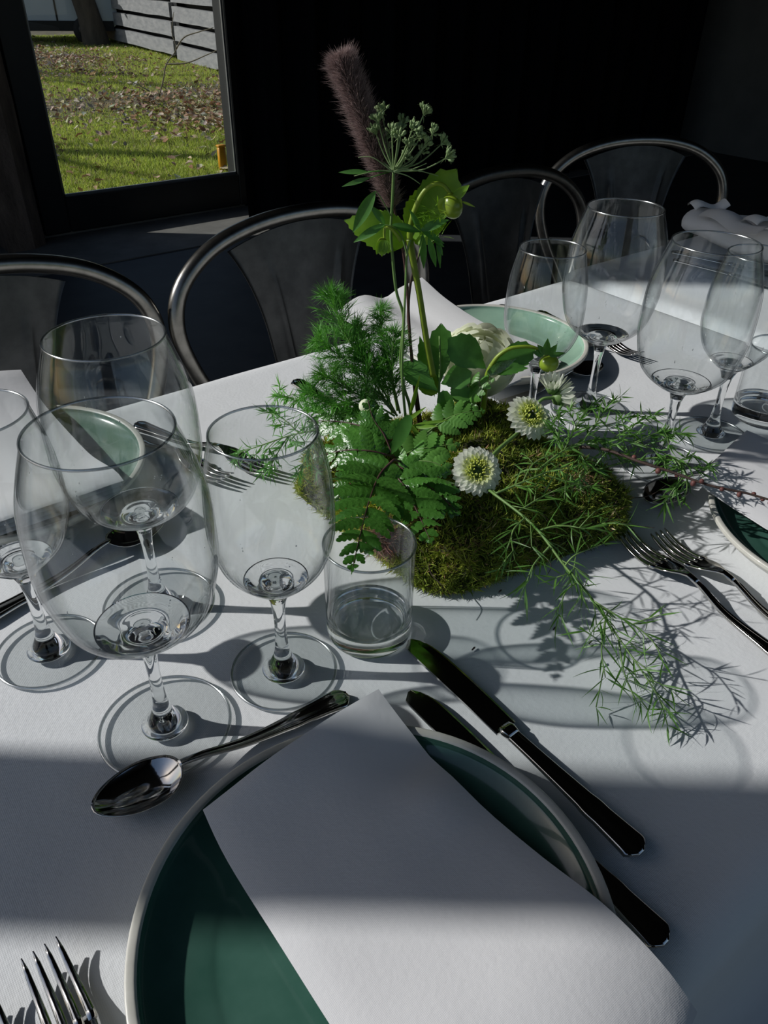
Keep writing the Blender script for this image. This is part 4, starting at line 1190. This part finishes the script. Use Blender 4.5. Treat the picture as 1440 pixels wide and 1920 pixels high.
# ------------------------------------------------------------------ hellebore with the lime green bracts
HDP = .69
t = thing('hellebore_stem', 'lime green hellebore stem with nodding bud and toothed bracts', 'hellebore', tuple(Q(808, 700, HDP)))
MB().tube(spline(Qs([(812, 705), (800, 640), (786, 550), (772, 475), (768, 448)], HDP), 6), [.0032, .0028, .0036], 10).build('stem', M['limestem'], t)
nk = spline(Qs([(768, 448), (771, 415), (783, 380), (798, 356), (815, 345), (832, 348), (846, 366)], HDP - .006), 6)
MB().tube(nk, [.0028, .0020, .0018], 10).build('flower_stalk', M['limestem'], t)
bud = MB(); bc = Q(848, 386, HDP - .008)
bud.blob(bc, .0108, 20, 12, (RT * .9 + UP * .35), .82)
bo = bud.build('nodding_bud', M['limebud'], t)
for k, (a, b_, w) in enumerate((((850, 372), (882, 345), .008), ((850, 372), (872, 352), .006), ((838, 372), (826, 400), .012), ((846, 370), (864, 396), .012), ((842, 372), (846, 402), .013), ((866, 378), (892, 388), .002))):
    p = Q(*a, HDP - .012); q = Q(*b_, HDP - .014 - .003 * (k in (2, 3, 4))); MB().leaf(p, q - p, VW * -1 + UP * .3, (q - p).length, w, 'ovate', 0, .5 if k > 1 else -.4, .3).build('sepal', M['limeleaf'] if k < 2 else M['limebud'], bo)


def leaf_px(parent, a, b_, wpx, depth, d2=None, shape='ovate', teeth=0, mat='leafgreen', bend=.3, fold=.25, up=None, name='leaf', amp=.10, label=None):
    p = Q(*a, depth); q = Q(*b_, d2 if d2 is not None else depth); k = depth / (F_PX * math.cos(math.radians(35)) - (a[1] - 960) * .577)
    o = MB().leaf(p, q - p, up or (UP * .5 - VW), (q - p).length * 1.04, wpx * k, shape, teeth, bend, fold, amp=amp).build(name, M[mat], parent)
    if label: o['label'] = label
    return o


leaf_px(t, (768, 450), (847, 328), 74, HDP + .012, HDP + .004, 'obov', 9, 'limeleaf', .25, .3, name='bract', amp=.05)
leaf_px(t, (775, 440), (800, 345), 58, HDP + .018, HDP + .03, 'ovate', 8, 'limeleaf', .2, .3, name='bract', amp=.05)
leaf_px(t, (764, 452), (655, 412), 72, HDP + .010, HDP + .004, 'ovate', 9, 'limeleaf', .35, .35, name='bract', amp=.05)
leaf_px(t, (762, 452), (690, 396), 50, HDP + .016, HDP + .03, 'ovate', 8, 'limeleaf', .2, .3, name='bract', amp=.05)
leaf_px(t, (772, 448), (828, 420), 46, HDP + .004, HDP - .010, 'ovate', 7, 'limeleaf', .3, .3, name='bract', amp=.05)
MB().tube(spline(Qs([(752, 452), (735, 430), (722, 428), (721, 448)], HDP - .01), 5), [.0016, .0011], 7).build('flower_stalk', M['limestem'], t)
b2 = MB().blob(Q(717, 462, HDP - .01), .0052, 12, 8, UP, 1.5).build('small_bud', M['limebud'], t)
for k, (a, b_) in enumerate((((716, 450), (706, 478)), ((718, 450), (716, 482)), ((722, 450), (728, 476)), ((720, 450), (722, 478)))):
    p = Q(*a, HDP - .016); q = Q(*b_, HDP - .018); MB().leaf(p, q - p, VW * -1, (q - p).length, .007, 'ovate', 0, .3, .3).build('sepal', M['limeleaf'], b2)
# slim second stem with narrow fingered leaves
t = thing('narrow_leaf_stem', 'slim green stem with narrow drooping fingered leaves', 'foliage stem', tuple(Q(757, 700, .685)))
MB().tube(spline(Qs([(760, 780), (754, 700), (757, 610), (760, 545), (764, 470), (778, 432)], .684), 6), [.0014, .0011, .0008], 8).build('stem', M['greenstem'], t)
MB().tube(spline(Qs([(764, 480), (752, 440), (735, 425), (712, 420)], .684), 5), [.0009, .0005], 6).build('side_stalk', M['greenstem'], t)
for a, b_, w in (((704, 358), (661, 434), 24), ((722, 420), (664, 452), 16), ((735, 421), (788, 433), 15), ((788, 432), (838, 412), 17), ((792, 438), (795, 503), 14), ((803, 445), (818, 500), 13), ((788, 430), (832, 455), 12), ((820, 440), (826, 502), 9),
                 ((722, 420), (696, 386), 13), ((788, 432), (770, 395), 10), ((812, 448), (832, 462), 8), ((818, 452), (830, 478), 9)):
    leaf_px(t, a, b_, w, .680, .676, 'lance', 0, 'leafgreen', .25, .35)
MB().tube(spline(Qs([(733, 405), (715, 372), (704, 358)], .684), 4), [.0006, .0004], 5).build('side_stalk', M['greenstem'], t)
mb = MB()
for _ in range(70):
    p = Q(RNG.uniform(793, 828), RNG.uniform(384, 448), .684 + RNG.uniform(-.01, .01)); d = Vector((RNG.gauss(0, .6), RNG.gauss(0, .6), RNG.gauss(.4, .5))).normalized()
    mb.leaf(p, d, UP, RNG.uniform(.009, .018), .0012, 'needle', 0, .5, .2, n=3)
o = mb.build('fine_foliage', M['limeleaf'], t); o['kind'] = 'stuff'
# brown-purple older stalk crossing behind
t = thing('dry_stalk', 'thin dark purple stalk crossing behind the green stems', 'stalk', tuple(Q(742, 600, .72)))
MB().tube(spline(Qs([(790, 800), (775, 690), (766, 600), (770, 530), (788, 470)], .725), 6), [.0018, .0012], 7).build('stem', M['twig'], t)

# ------------------------------------------------------------------ dill
def dill(label, pts, depth, width, n, seed, d2=None):
    rr = random.Random(seed); nr = np.random.default_rng(seed); dd = np.linspace(depth, d2 or depth, len(pts))
    c = spline([Q(p[0], p[1], q) for p, q in zip(pts, dd)], 8); t = thing('dill_frond', label, 'dill', tuple(c[0]), 'dill fronds')
    st = MB().tube(c, [.0012, .0004], 6); bs = []; ds = []; ls = []
    for i in range(n):
        s = .18 + .82 * i / n; p, d = curve_at(c, s); w = width * (1.0 - .55 * abs(s - .45)) * (1 - .5 * max(0, s - .75) / .25)
        for sg in (-1, 1):
            r = Vector((rr.gauss(0, 1), rr.gauss(0, 1), rr.gauss(0, .8))); r = (r - d * r.dot(d)).normalized(); e = p + (r * .8 + d * .75).normalized() * w * rr.uniform(.6, 1.1)
            m = p.lerp(e, .5) + d * .002; bc = spline([p, m, e], 4); st.tube(bc, .00032, 3, False)
            for q in range(9):
                b_, t2 = curve_at(bc, (q + 1) / 9)
                for _ in range(3):
                    x = Vector((rr.gauss(0, 1), rr.gauss(0, 1), rr.gauss(0, 1))).normalized(); bs.append(tuple(b_)); ds.append(tuple(t2 * 1.0 + x * .65)); ls.append(rr.uniform(.008, .019))
    st.build('stem', M['greenstem'], t); k = len(bs)
    v, tr = strands(np.array(bs), np.array(ds), np.array(ls), np.full(k, .00055), nr.uniform(-.6, .6, k), nr)
    o = fast_mesh('threads', v, tr, M['dill'], t); o['kind'] = 'stuff'


dill('tallest dill frond, its dense tip before the chair back', [(742, 775), (700, 700), (655, 640), (632, 590), (622, 556)], .70, .026, 34, 1, .74)
dill('short dill frond peaking in front of the white napkin', [(745, 770), (730, 690), (718, 630), (712, 580)], .72, .014, 24, 2, .75)
dill('feathery dill frond reaching left over the table edge', [(740, 775), (690, 720), (640, 670), (598, 640)], .69, .026, 26, 3, .70)
dill('lowest dill frond spreading left above the glossy fern', [(740, 780), (690, 750), (645, 725), (605, 700)], .67, .024, 26, 4, .67)
dill('dill frond bunched against the tall stems', [(750, 775), (738, 720), (735, 670), (740, 625)], .70, .022, 24, 5, .71)
dill('dill frond hanging low behind the glossy fern', [(745, 780), (715, 740), (690, 690), (672, 655)], .69, .022, 26, 6, .72)

dill('thin dill frond stretching left between fern and cloth', [(735, 785), (680, 765), (620, 745), (575, 735)], .655, .020, 22, 7, .66)
dill('thin dill frond in front of the plate behind the flowers', [(735, 775), (720, 710), (690, 650), (668, 610)], .715, .020, 20, 8, .75)

# ------------------------------------------------------------------ ferns
fern('longest glossy fern frond, tip hanging over the tumbler', Qs([(738, 862, .572), (712, 890, .555), (692, 940, .510), (676, 1000, .460), (662, 1062, .422)]), 'fern', .043, 11, seed=1, teeth=7, pw=.46)
fern('glossy fern frond pointing left, in front of the dill', Qs([(722, 852, .585), (690, 845, .585), (640, 845, .59), (590, 858, .60)]), 'fern', .030, 8, seed=2)
fern('glossy fern frond at upper left, lying along the dill', Qs([(720, 822, .62), (680, 800, .63), (630, 790, .645), (578, 790, .655)]), 'fern', .032, 8, seed=3)
fern('glossy fern frond drooping right of the longest frond', Qs([(738, 888, .565), (760, 915, .545), (785, 965, .505), (806, 1012, .475)]), 'fern', .034, 8, seed=4)
fern('glossy fern frond fanned out under the lower white flower', Qs([(742, 872, .575), (775, 890, .565), (820, 925, .545), (858, 960, .53)]), 'fern', .032, 8, seed=5)
fern('lighter fern frond rising right of the stems', Qs([(742, 862, .59), (775, 845, .60), (812, 838, .605), (858, 832, .61)]), 'fernlight', .026, 7, seed=6, teeth=6)
fern('small light fern frond beside the lower white flower', Qs([(750, 880, .58), (780, 865, .58), (815, 868, .575), (842, 885, .57)]), 'fernlight', .024, 6, seed=7)
fern('light fern frond curling before the cream bloom', Qs([(790, 820, .65), (830, 790, .655), (865, 775, .66), (905, 770, .665)]), 'fernlight', .024, 7, seed=8)
fern('short upright fern frond at the foot of the stems', Qs([(735, 850, .60), (720, 815, .61), (700, 785, .62), (690, 750, .63)]), 'fern', .022, 7, seed=9)
fern('toothed light fern leaf in front of the cream bloom', Qs([(845, 780, .70), (862, 750, .695), (885, 728, .69), (922, 712, .685)]), 'fernlight', .026, 6, seed=10, teeth=7)
fern('glossy fern frond tucked under the longest frond at left', Qs([(715, 880, .565), (690, 890, .56), (660, 905, .55), (632, 935, .54)]), 'fern', .026, 7, seed=11)

# ------------------------------------------------------------------ white blooms
def chrysanthemum(label, c, nrm, R, stem_pts, seed):
    rr = random.Random(seed); nrm = Vector(nrm).normalized(); a = nrm.orthogonal().normalized(); b_ = nrm.cross(a); c = Vector(c)
    t = thing('white_chrysanthemum', label, 'flower', tuple(c))
    st = [Vector(q) for q in stem_pts] + [c - nrm * R * .55, c - nrm * R * .15]
    MB().tube(spline(st, 6), [.0019, .0017, .0022], 8).build('stem', M['greenstem'], t)
    MB().lathe([(0, -R * .30), (R * .16, -R * .30), (R * .34, -R * .12), (R * .38, 0), (0, .0)], c, 20, nrm).build('calyx', M['greenstem'], t)
    for ring, (n, r0, L, W, el) in enumerate(((22, .34, .68, .30, .02), (22, .33, .62, .27, .20), (21, .32, .50, .23, .40), (19, .30, .38, .18, .62))):
        for k in range(n):
            g = 2 * PI * (k + .5 * (ring % 2)) / n + rr.uniform(-.04, .04); rd = a * math.cos(g) + b_ * math.sin(g); e = el + rr.uniform(-.08, .08)
            p = c + rd * R * r0 + nrm * R * (.02 + .045 * ring)
            MB().leaf(p, rd * math.cos(e) + nrm * math.sin(e), nrm * math.cos(e) - rd * math.sin(e), R * L * rr.uniform(.92, 1.06), R * W, 'obov', 0, .25 + .2 * e, .35, n=7).build('petal', M['petal' if ring < 3 else 'petalinner'], t)
    fl = MB()
    for k in range(150):
        q = rr.random() ** .6; g = k * 2.39996; rd = a * math.cos(g) + b_ * math.sin(g); r = R * (.13 + .36 * q); z = R * (.20 + .10 * (1 - q))
        p = c + rd * r * 1.12 + nrm * z; d = (nrm * 1.0 + rd * (q * .9 - .2)).normalized(); fl.tube([p - d * R * .10, p + d * R * .05, p + d * R * .085], [R * .026, R * .030, R * .016], 5)
    o = fl.build('tubular_florets', M['floret'], t); o['kind'] = 'stuff'
    ct = MB().lathe([(0, R * .22), (R * .08, R * .21), (R * .15, R * .15), (R * .17, R * .05), (0, .0)], c, 20, nrm)
    for k in range(40):
        g = k * 2.39996; r = R * .15 * math.sqrt(k / 40); rd = a * math.cos(g) + b_ * math.sin(g); ct.blob(c + rd * r + nrm * R * (.225 - .05 * k / 40), R * .016, 5, 4, nrm, 1.4)
    ct.build('flower_centre', M['floretdark'], t)
    return t


c1 = Q(893, 883, .575); c2 = Q(992, 783, .652)
chrysanthemum('lower white chrysanthemum facing the camera, green eye', c1, (UP * .72 - VW * .70 + RT * .12), .0225, [Q(930, 858, .62), Q(905, 872, .605)], 21)
chrysanthemum('upper white chrysanthemum tilted right, on a visible green stem', c2, (UP * .80 - VW * .45 + RT * .30), .0240, [Q(922, 856, .60), Q(942, 836, .62), Q(970, 812, .645)], 22)
# half-open bud seen from the side
t = thing('chrysanthemum_bud', 'half-open white-green bud facing away, right of upper flower', 'flower', tuple(Q(1030, 742, .675)))
MB().tube(spline(Qs([(1000, 765, .665), (1018, 748, .67), (1042, 746, .675)]), 5), [.0016, .0014], 8).build('stem', M['greenstem'], t)
bc = Q(1045, 742, .677)
for k, (cc, nrm, R) in enumerate(((Q(1052, 745, .678), RT * .9 + UP * .2, .0135), (Q(1036, 724, .68), UP * .9 - RT * .1, .0115))):
    nrm = nrm.normalized(); a = nrm.orthogonal().normalized(); b_ = nrm.cross(a)
    MB().lathe([(0, -R * .7), (R * .4, -R * .6), (R * .62, -R * .1), (R * .5, R * .2), (0, R * .25)], cc, 16, nrm).build('calyx', M['greenstem'], t)
    for ring in range(2):
        for i in range(13):
            g = 2 * PI * (i + .5 * ring) / 13; rd = a * math.cos(g) + b_ * math.sin(g)
            MB().leaf(cc + rd * R * .55 - nrm * R * .2, nrm * 1.0 + rd * (.32 - .3 * ring), rd, R * 1.25, R * .34, 'obov', 0, -.55, .3, n=6).build('petal', M['petal'] if ring else M['rose'], t)
# cream ranunculus
rc = Q(898, 678, .775); R = .039
t = thing('cream_ranunculus', 'large cream-white bloom half hidden by dark toothed leaves', 'flower', tuple(rc))
MB().tube(spline([Vector((rc.x - .05, rc.y - .03, .80)), rc - UP * .03 - RT * .01, rc - UP * .012], 5), .0024, 8).build('stem', M['greenstem'], t)
rr = random.Random(8); nrm = (UP * .9 - VW * .25 + RT * .1).normalized(); a = nrm.orthogonal().normalized(); b_ = nrm.cross(a)
for ring, (n, th0, cup, sc) in enumerate(((7, 1.75, .9, 1.0), (7, 1.55, .9, 1.0), (7, 1.30, .93, .96), (6, 1.05, .95, .90), (6, .80, .97, .82), (5, .55, 1.0, .7), (4, .30, 1.0, .55))):
    for k in range(n):
        g0 = 2 * PI * (k + .5 * (ring % 2)) / n + rr.uniform(-.1, .1); half = PI / n * 1.35; rows = []
        for i in range(9):
            s = i / 8; th = 2.5 + (th0 - .55 - 2.5) * s; r_ = R * sc * (1 + .05 * s + .03 * ring * 0); row = []
            wd = half * (.35 + .65 * math.sin(PI * min(1, .15 + .75 * s))) * (1 if s < .85 else .9)
            for j in range(7):
                q = (j - 3) / 3; g = g0 + wd * q; th_ = th + .20 * abs(q) ** 2.2 * s + .03 * rr.uniform(-1, 1) * s
                rad_ = r_ * (1 + .07 * s * s * (1 if ring < 5 else 0) - .02 * q * q)
                rd = a * math.cos(g) + b_ * math.sin(g)
                row.append(rc + rd * math.sin(th_) * rad_ + nrm * math.cos(th_) * rad_)
            rows.append(row)
        MB().grid(rows).build('petal', M['rose'], t)
MB().blob(rc, R * .55, 16, 10, nrm, 1.0).build('flower_centre', M['rose'], t)
# small tan bud above the fern
t = thing('tan_bud', 'small tan closed bud peeping above the left fern', 'bud', tuple(Q(683, 758, .64)))
MB().blob(Q(684, 760, .64), .0055, 12, 8, UP + RT * .6, 1.15).build('petals', M['rose'], t)
MB().tube([Q(688, 766, .64), Q(698, 790, .64), Q(712, 815, .635)], .0009, 6).build('stem', M['greenstem'], t)

# ------------------------------------------------------------------ leafy hellebore at the right with the nodding bud
t = thing('leafy_green_stem', 'leafy stem with an arching lime stalk and round nodding bud', 'hellebore', tuple(Q(912, 760, .70)))
MB().tube(spline(Qs([(905, 775, .70), (910, 725, .70), (914, 702, .70), (922, 684, .70)]), 5), [.0030, .0024], 9).build('stem', M['limestem'], t)
MB().tube(spline(Qs([(921, 686), (934, 668), (955, 654), (980, 650), (1002, 652), (1020, 662)], .70), 6), [.0023, .0018, .0015], 9).build('arching_stalk', M['limestem'], t)
bo = MB().blob(Q(1029, 681, .70), .0100, 20, 12, UP, .86).build('round_bud', M['limebud'], t)
for a, b_, w in (((1022, 666), (1028, 638), .008), ((1028, 666), (1044, 648), .007), ((1030, 667), (1060, 662), .005), ((1020, 664), (1000, 660), .007), ((1022, 664), (1010, 648), .006)):
    p = Q(*a, .692); q = Q(*b_, .688); MB().leaf(p, q - p, VW * -1 + UP * .4, (q - p).length, w, 'ovate', 0, .4, .3).build('sepal', M['leafgreen'], bo)
for a, b_, w, d1, d2, m in (((824, 722), (828, 615), 46, .70, .715, 'leafgreen'), ((912, 692), (849, 640), 58, .695, .69, 'leafgreen'), ((918, 690), (998, 654), 46, .705, .70, 'leafgreen'), ((826, 720), (878, 700), 44, .695, .685, 'leafgreen'),
                            ((915, 690), (985, 690), 26, .700, .69, 'leafgreen'), ((912, 702), (962, 676), 18, .694, .685, 'fern'), ((822, 735), (760, 682), 44, .69, .70, 'leafgreen'), ((820, 740), (782, 690), 40, .70, .71, 'limeleaf'),
                            ((815, 745), (790, 640), 36, .72, .73, 'leafgreen'), ((830, 730), (842, 790), 30, .68, .67, 'leafgreen'), ((842, 735), (900, 742), 26, .69, .685, 'fernlight'), ((770, 775), (735, 850), 26, .60, .585, 'leafgreen')):
    leaf_px(t, a, b_, w * 1.05, d1, d2, 'obov' if w > 40 else 'ovate', 7, m, .25, .18, amp=.035)
MB().tube(spline(Qs([(820, 780, .69), (823, 740, .695), (825, 680, .70), (824, 630, .71)]), 5), [.0014, .0008], 7).build('side_stem', M['greenstem'], t)
# grassy blades at the foot of the stems
t = thing('grassy_tuft', 'small tuft of bright grassy blades at the foot of stems', 'grass tuft', tuple(Q(760, 810, .66)))
for a, b_, w in (((762, 785), (808, 850), 9), ((765, 790), (745, 842), 16), ((770, 800), (830, 790), 10), ((760, 790), (790, 770), 8), ((758, 780), (762, 850), 5), ((775, 800), (812, 800), 9), ((756, 795), (720, 790), 9), ((768, 780), (784, 720), 8)):
    leaf_px(t, a, b_, w, .650, .632, 'lance', 0, 'limeleaf', .4, .3, name='blade')

# ------------------------------------------------------------------ asparagus fern sprays
Z = lambda u, v_, z: P(u, v_, z)
needle_sprig('long asparagus fern spray trailing over the cloth toward the knives', [Z(925, 925, .832), Z(1000, 985, .826), Z(1058, 1060, .812), Z(1102, 1112, .802), Z(1150, 1182, .788), Z(1210, 1268, .778), Z(1250, 1332, .772)],
             [[Z(985, 970, .826), Z(960, 1000, .822), Z(965, 1050, .805)], [Z(1010, 995, .825), Z(1050, 985, .83), Z(1100, 990, .825), Z(1140, 975, .825)], [Z(1030, 1025, .82), Z(1000, 1060, .81), Z(985, 1100, .80)],
              [Z(1060, 1060, .812), Z(1080, 1040, .82), Z(1130, 1020, .82)], [Z(1085, 1090, .806), Z(1060, 1110, .80), Z(1050, 1150, .79)], [Z(1110, 1125, .80), Z(1150, 1150, .80), Z(1200, 1180, .795), Z(1240, 1220, .79)],
              [Z(1135, 1165, .79), Z(1128, 1220, .782), Z(1135, 1270, .775)], [Z(1160, 1200, .785), Z(1170, 1260, .775), Z(1190, 1310, .77)], [Z(970, 960, .828), Z(1010, 935, .832), Z(1040, 920, .83)]],
             .0265, .0013, seed=31, nn=3, sub=.024, dens=.0085, stem=.0013, spread=.6)
needle_sprig('dark asparagus fern spray reaching right above the twig', [Z(1010, 880, .835), Z(1070, 838, .84), Z(1140, 822, .838), Z(1215, 838, .832), Z(1280, 868, .825), Z(1312, 885, .82)],
             [[Z(1060, 840, .84), Z(1080, 800, .85), Z(1100, 765, .855)], [Z(1095, 825, .84), Z(1120, 790, .852), Z(1140, 758, .858)], [Z(1150, 822, .838), Z(1190, 795, .848), Z(1225, 778, .85)], [Z(1190, 830, .834), Z(1240, 810, .842), Z(1285, 815, .84)],
              [Z(1120, 825, .838), Z(1150, 850, .83), Z(1190, 870, .82)], [Z(1060, 845, .838), Z(1040, 800, .85), Z(1045, 775, .853)], [Z(1080, 838, .838), Z(1100, 870, .828), Z(1120, 880, .82)]],
             .0190, .0016, seed=32, nn=7, sub=.024, dens=.0068, spread=.85)
needle_sprig('short asparagus fern tip drooping before the half-hidden spoon', [Z(1262, 858, .826), Z(1285, 885, .82), Z(1288, 915, .806), Z(1280, 940, .792)], [[Z(1285, 890, .818), Z(1265, 915, .81), Z(1248, 940, .798)]], .020, .0019, seed=33, nn=6, sub=0, dens=.008)
needle_sprig('asparagus fern wisps lying across the top of the moss', [Z(930, 925, .83), Z(990, 900, .84), Z(1040, 880, .842), Z(1090, 870, .838)], [[Z(980, 905, .838), Z(1000, 870, .848), Z(1040, 850, .852)], [Z(1020, 890, .84), Z(1070, 905, .835), Z(1110, 915, .825)]], .018, .0014, seed=34, nn=4, sub=.016, dens=.009)
needle_sprig('green needle-leaved sprig at left, seen through the small glass', [Z(668, 800, .83), Z(610, 805, .835), Z(550, 815, .83), Z(490, 835, .82), Z(450, 848, .812)],
             [[Z(640, 795, .835), Z(590, 760, .842), Z(545, 745, .842), Z(520, 742, .84)], [Z(560, 812, .83), Z(530, 785, .838), Z(500, 772, .838)], [Z(540, 818, .828), Z(520, 850, .815), Z(505, 880, .805)], [Z(600, 806, .834), Z(575, 850, .815), Z(562, 890, .80)], [Z(620, 800, .835), Z(600, 775, .84), Z(570, 770, .84)]],
             .0165, .0012, 'dill', 'asparagus fern sprays', 35, .0062, 9, .018, spread=.75)

# ------------------------------------------------------------------ dark budded twig
t = thing('budded_twig', 'dark twig with reddish buds reaching over the right plate', 'twig', tuple(P(1130, 842, .835)))
tc = spline([P(1060, 838, .825), P(1130, 842, .835), P(1200, 866, .836), P(1262, 886, .834), P(1330, 910, .832), P(1400, 925, .83), P(1452, 940, .828)], 8)
MB().tube(tc, [.0017, .0013, .0009], 7).build('stem', M['twig'], t)
for s, sz in ((.30, .0032), (.43, .0035), (.52, .003), (.60, .0035), (.63, .003), (.72, .0028), (.80, .0030), (.87, .0028), (.92, .0026), (.97, .003)):
    p, d = curve_at(tc, s); r = Vector((RNG.gauss(0, 1), RNG.gauss(0, 1), RNG.gauss(0, 1))); r = (r - d * r.dot(d)).normalized()
    MB().blob(p + r * sz * .8, sz * .75, 9, 7, r, 1.1, .08, RNG).build('bud', M['bud'], t)

# ================================================================== light through glass: glasses bend the sun, everything else receives it
for o in COL.objects:
    if o.type == 'MESH' and o.data.materials:
        if o.data.materials[0] is M['sheet_glass']: continue
        if o.data.materials[0] is M['glass']: o.cycles.is_caustics_caster = True
        else: o.cycles.is_caustics_receiver = True
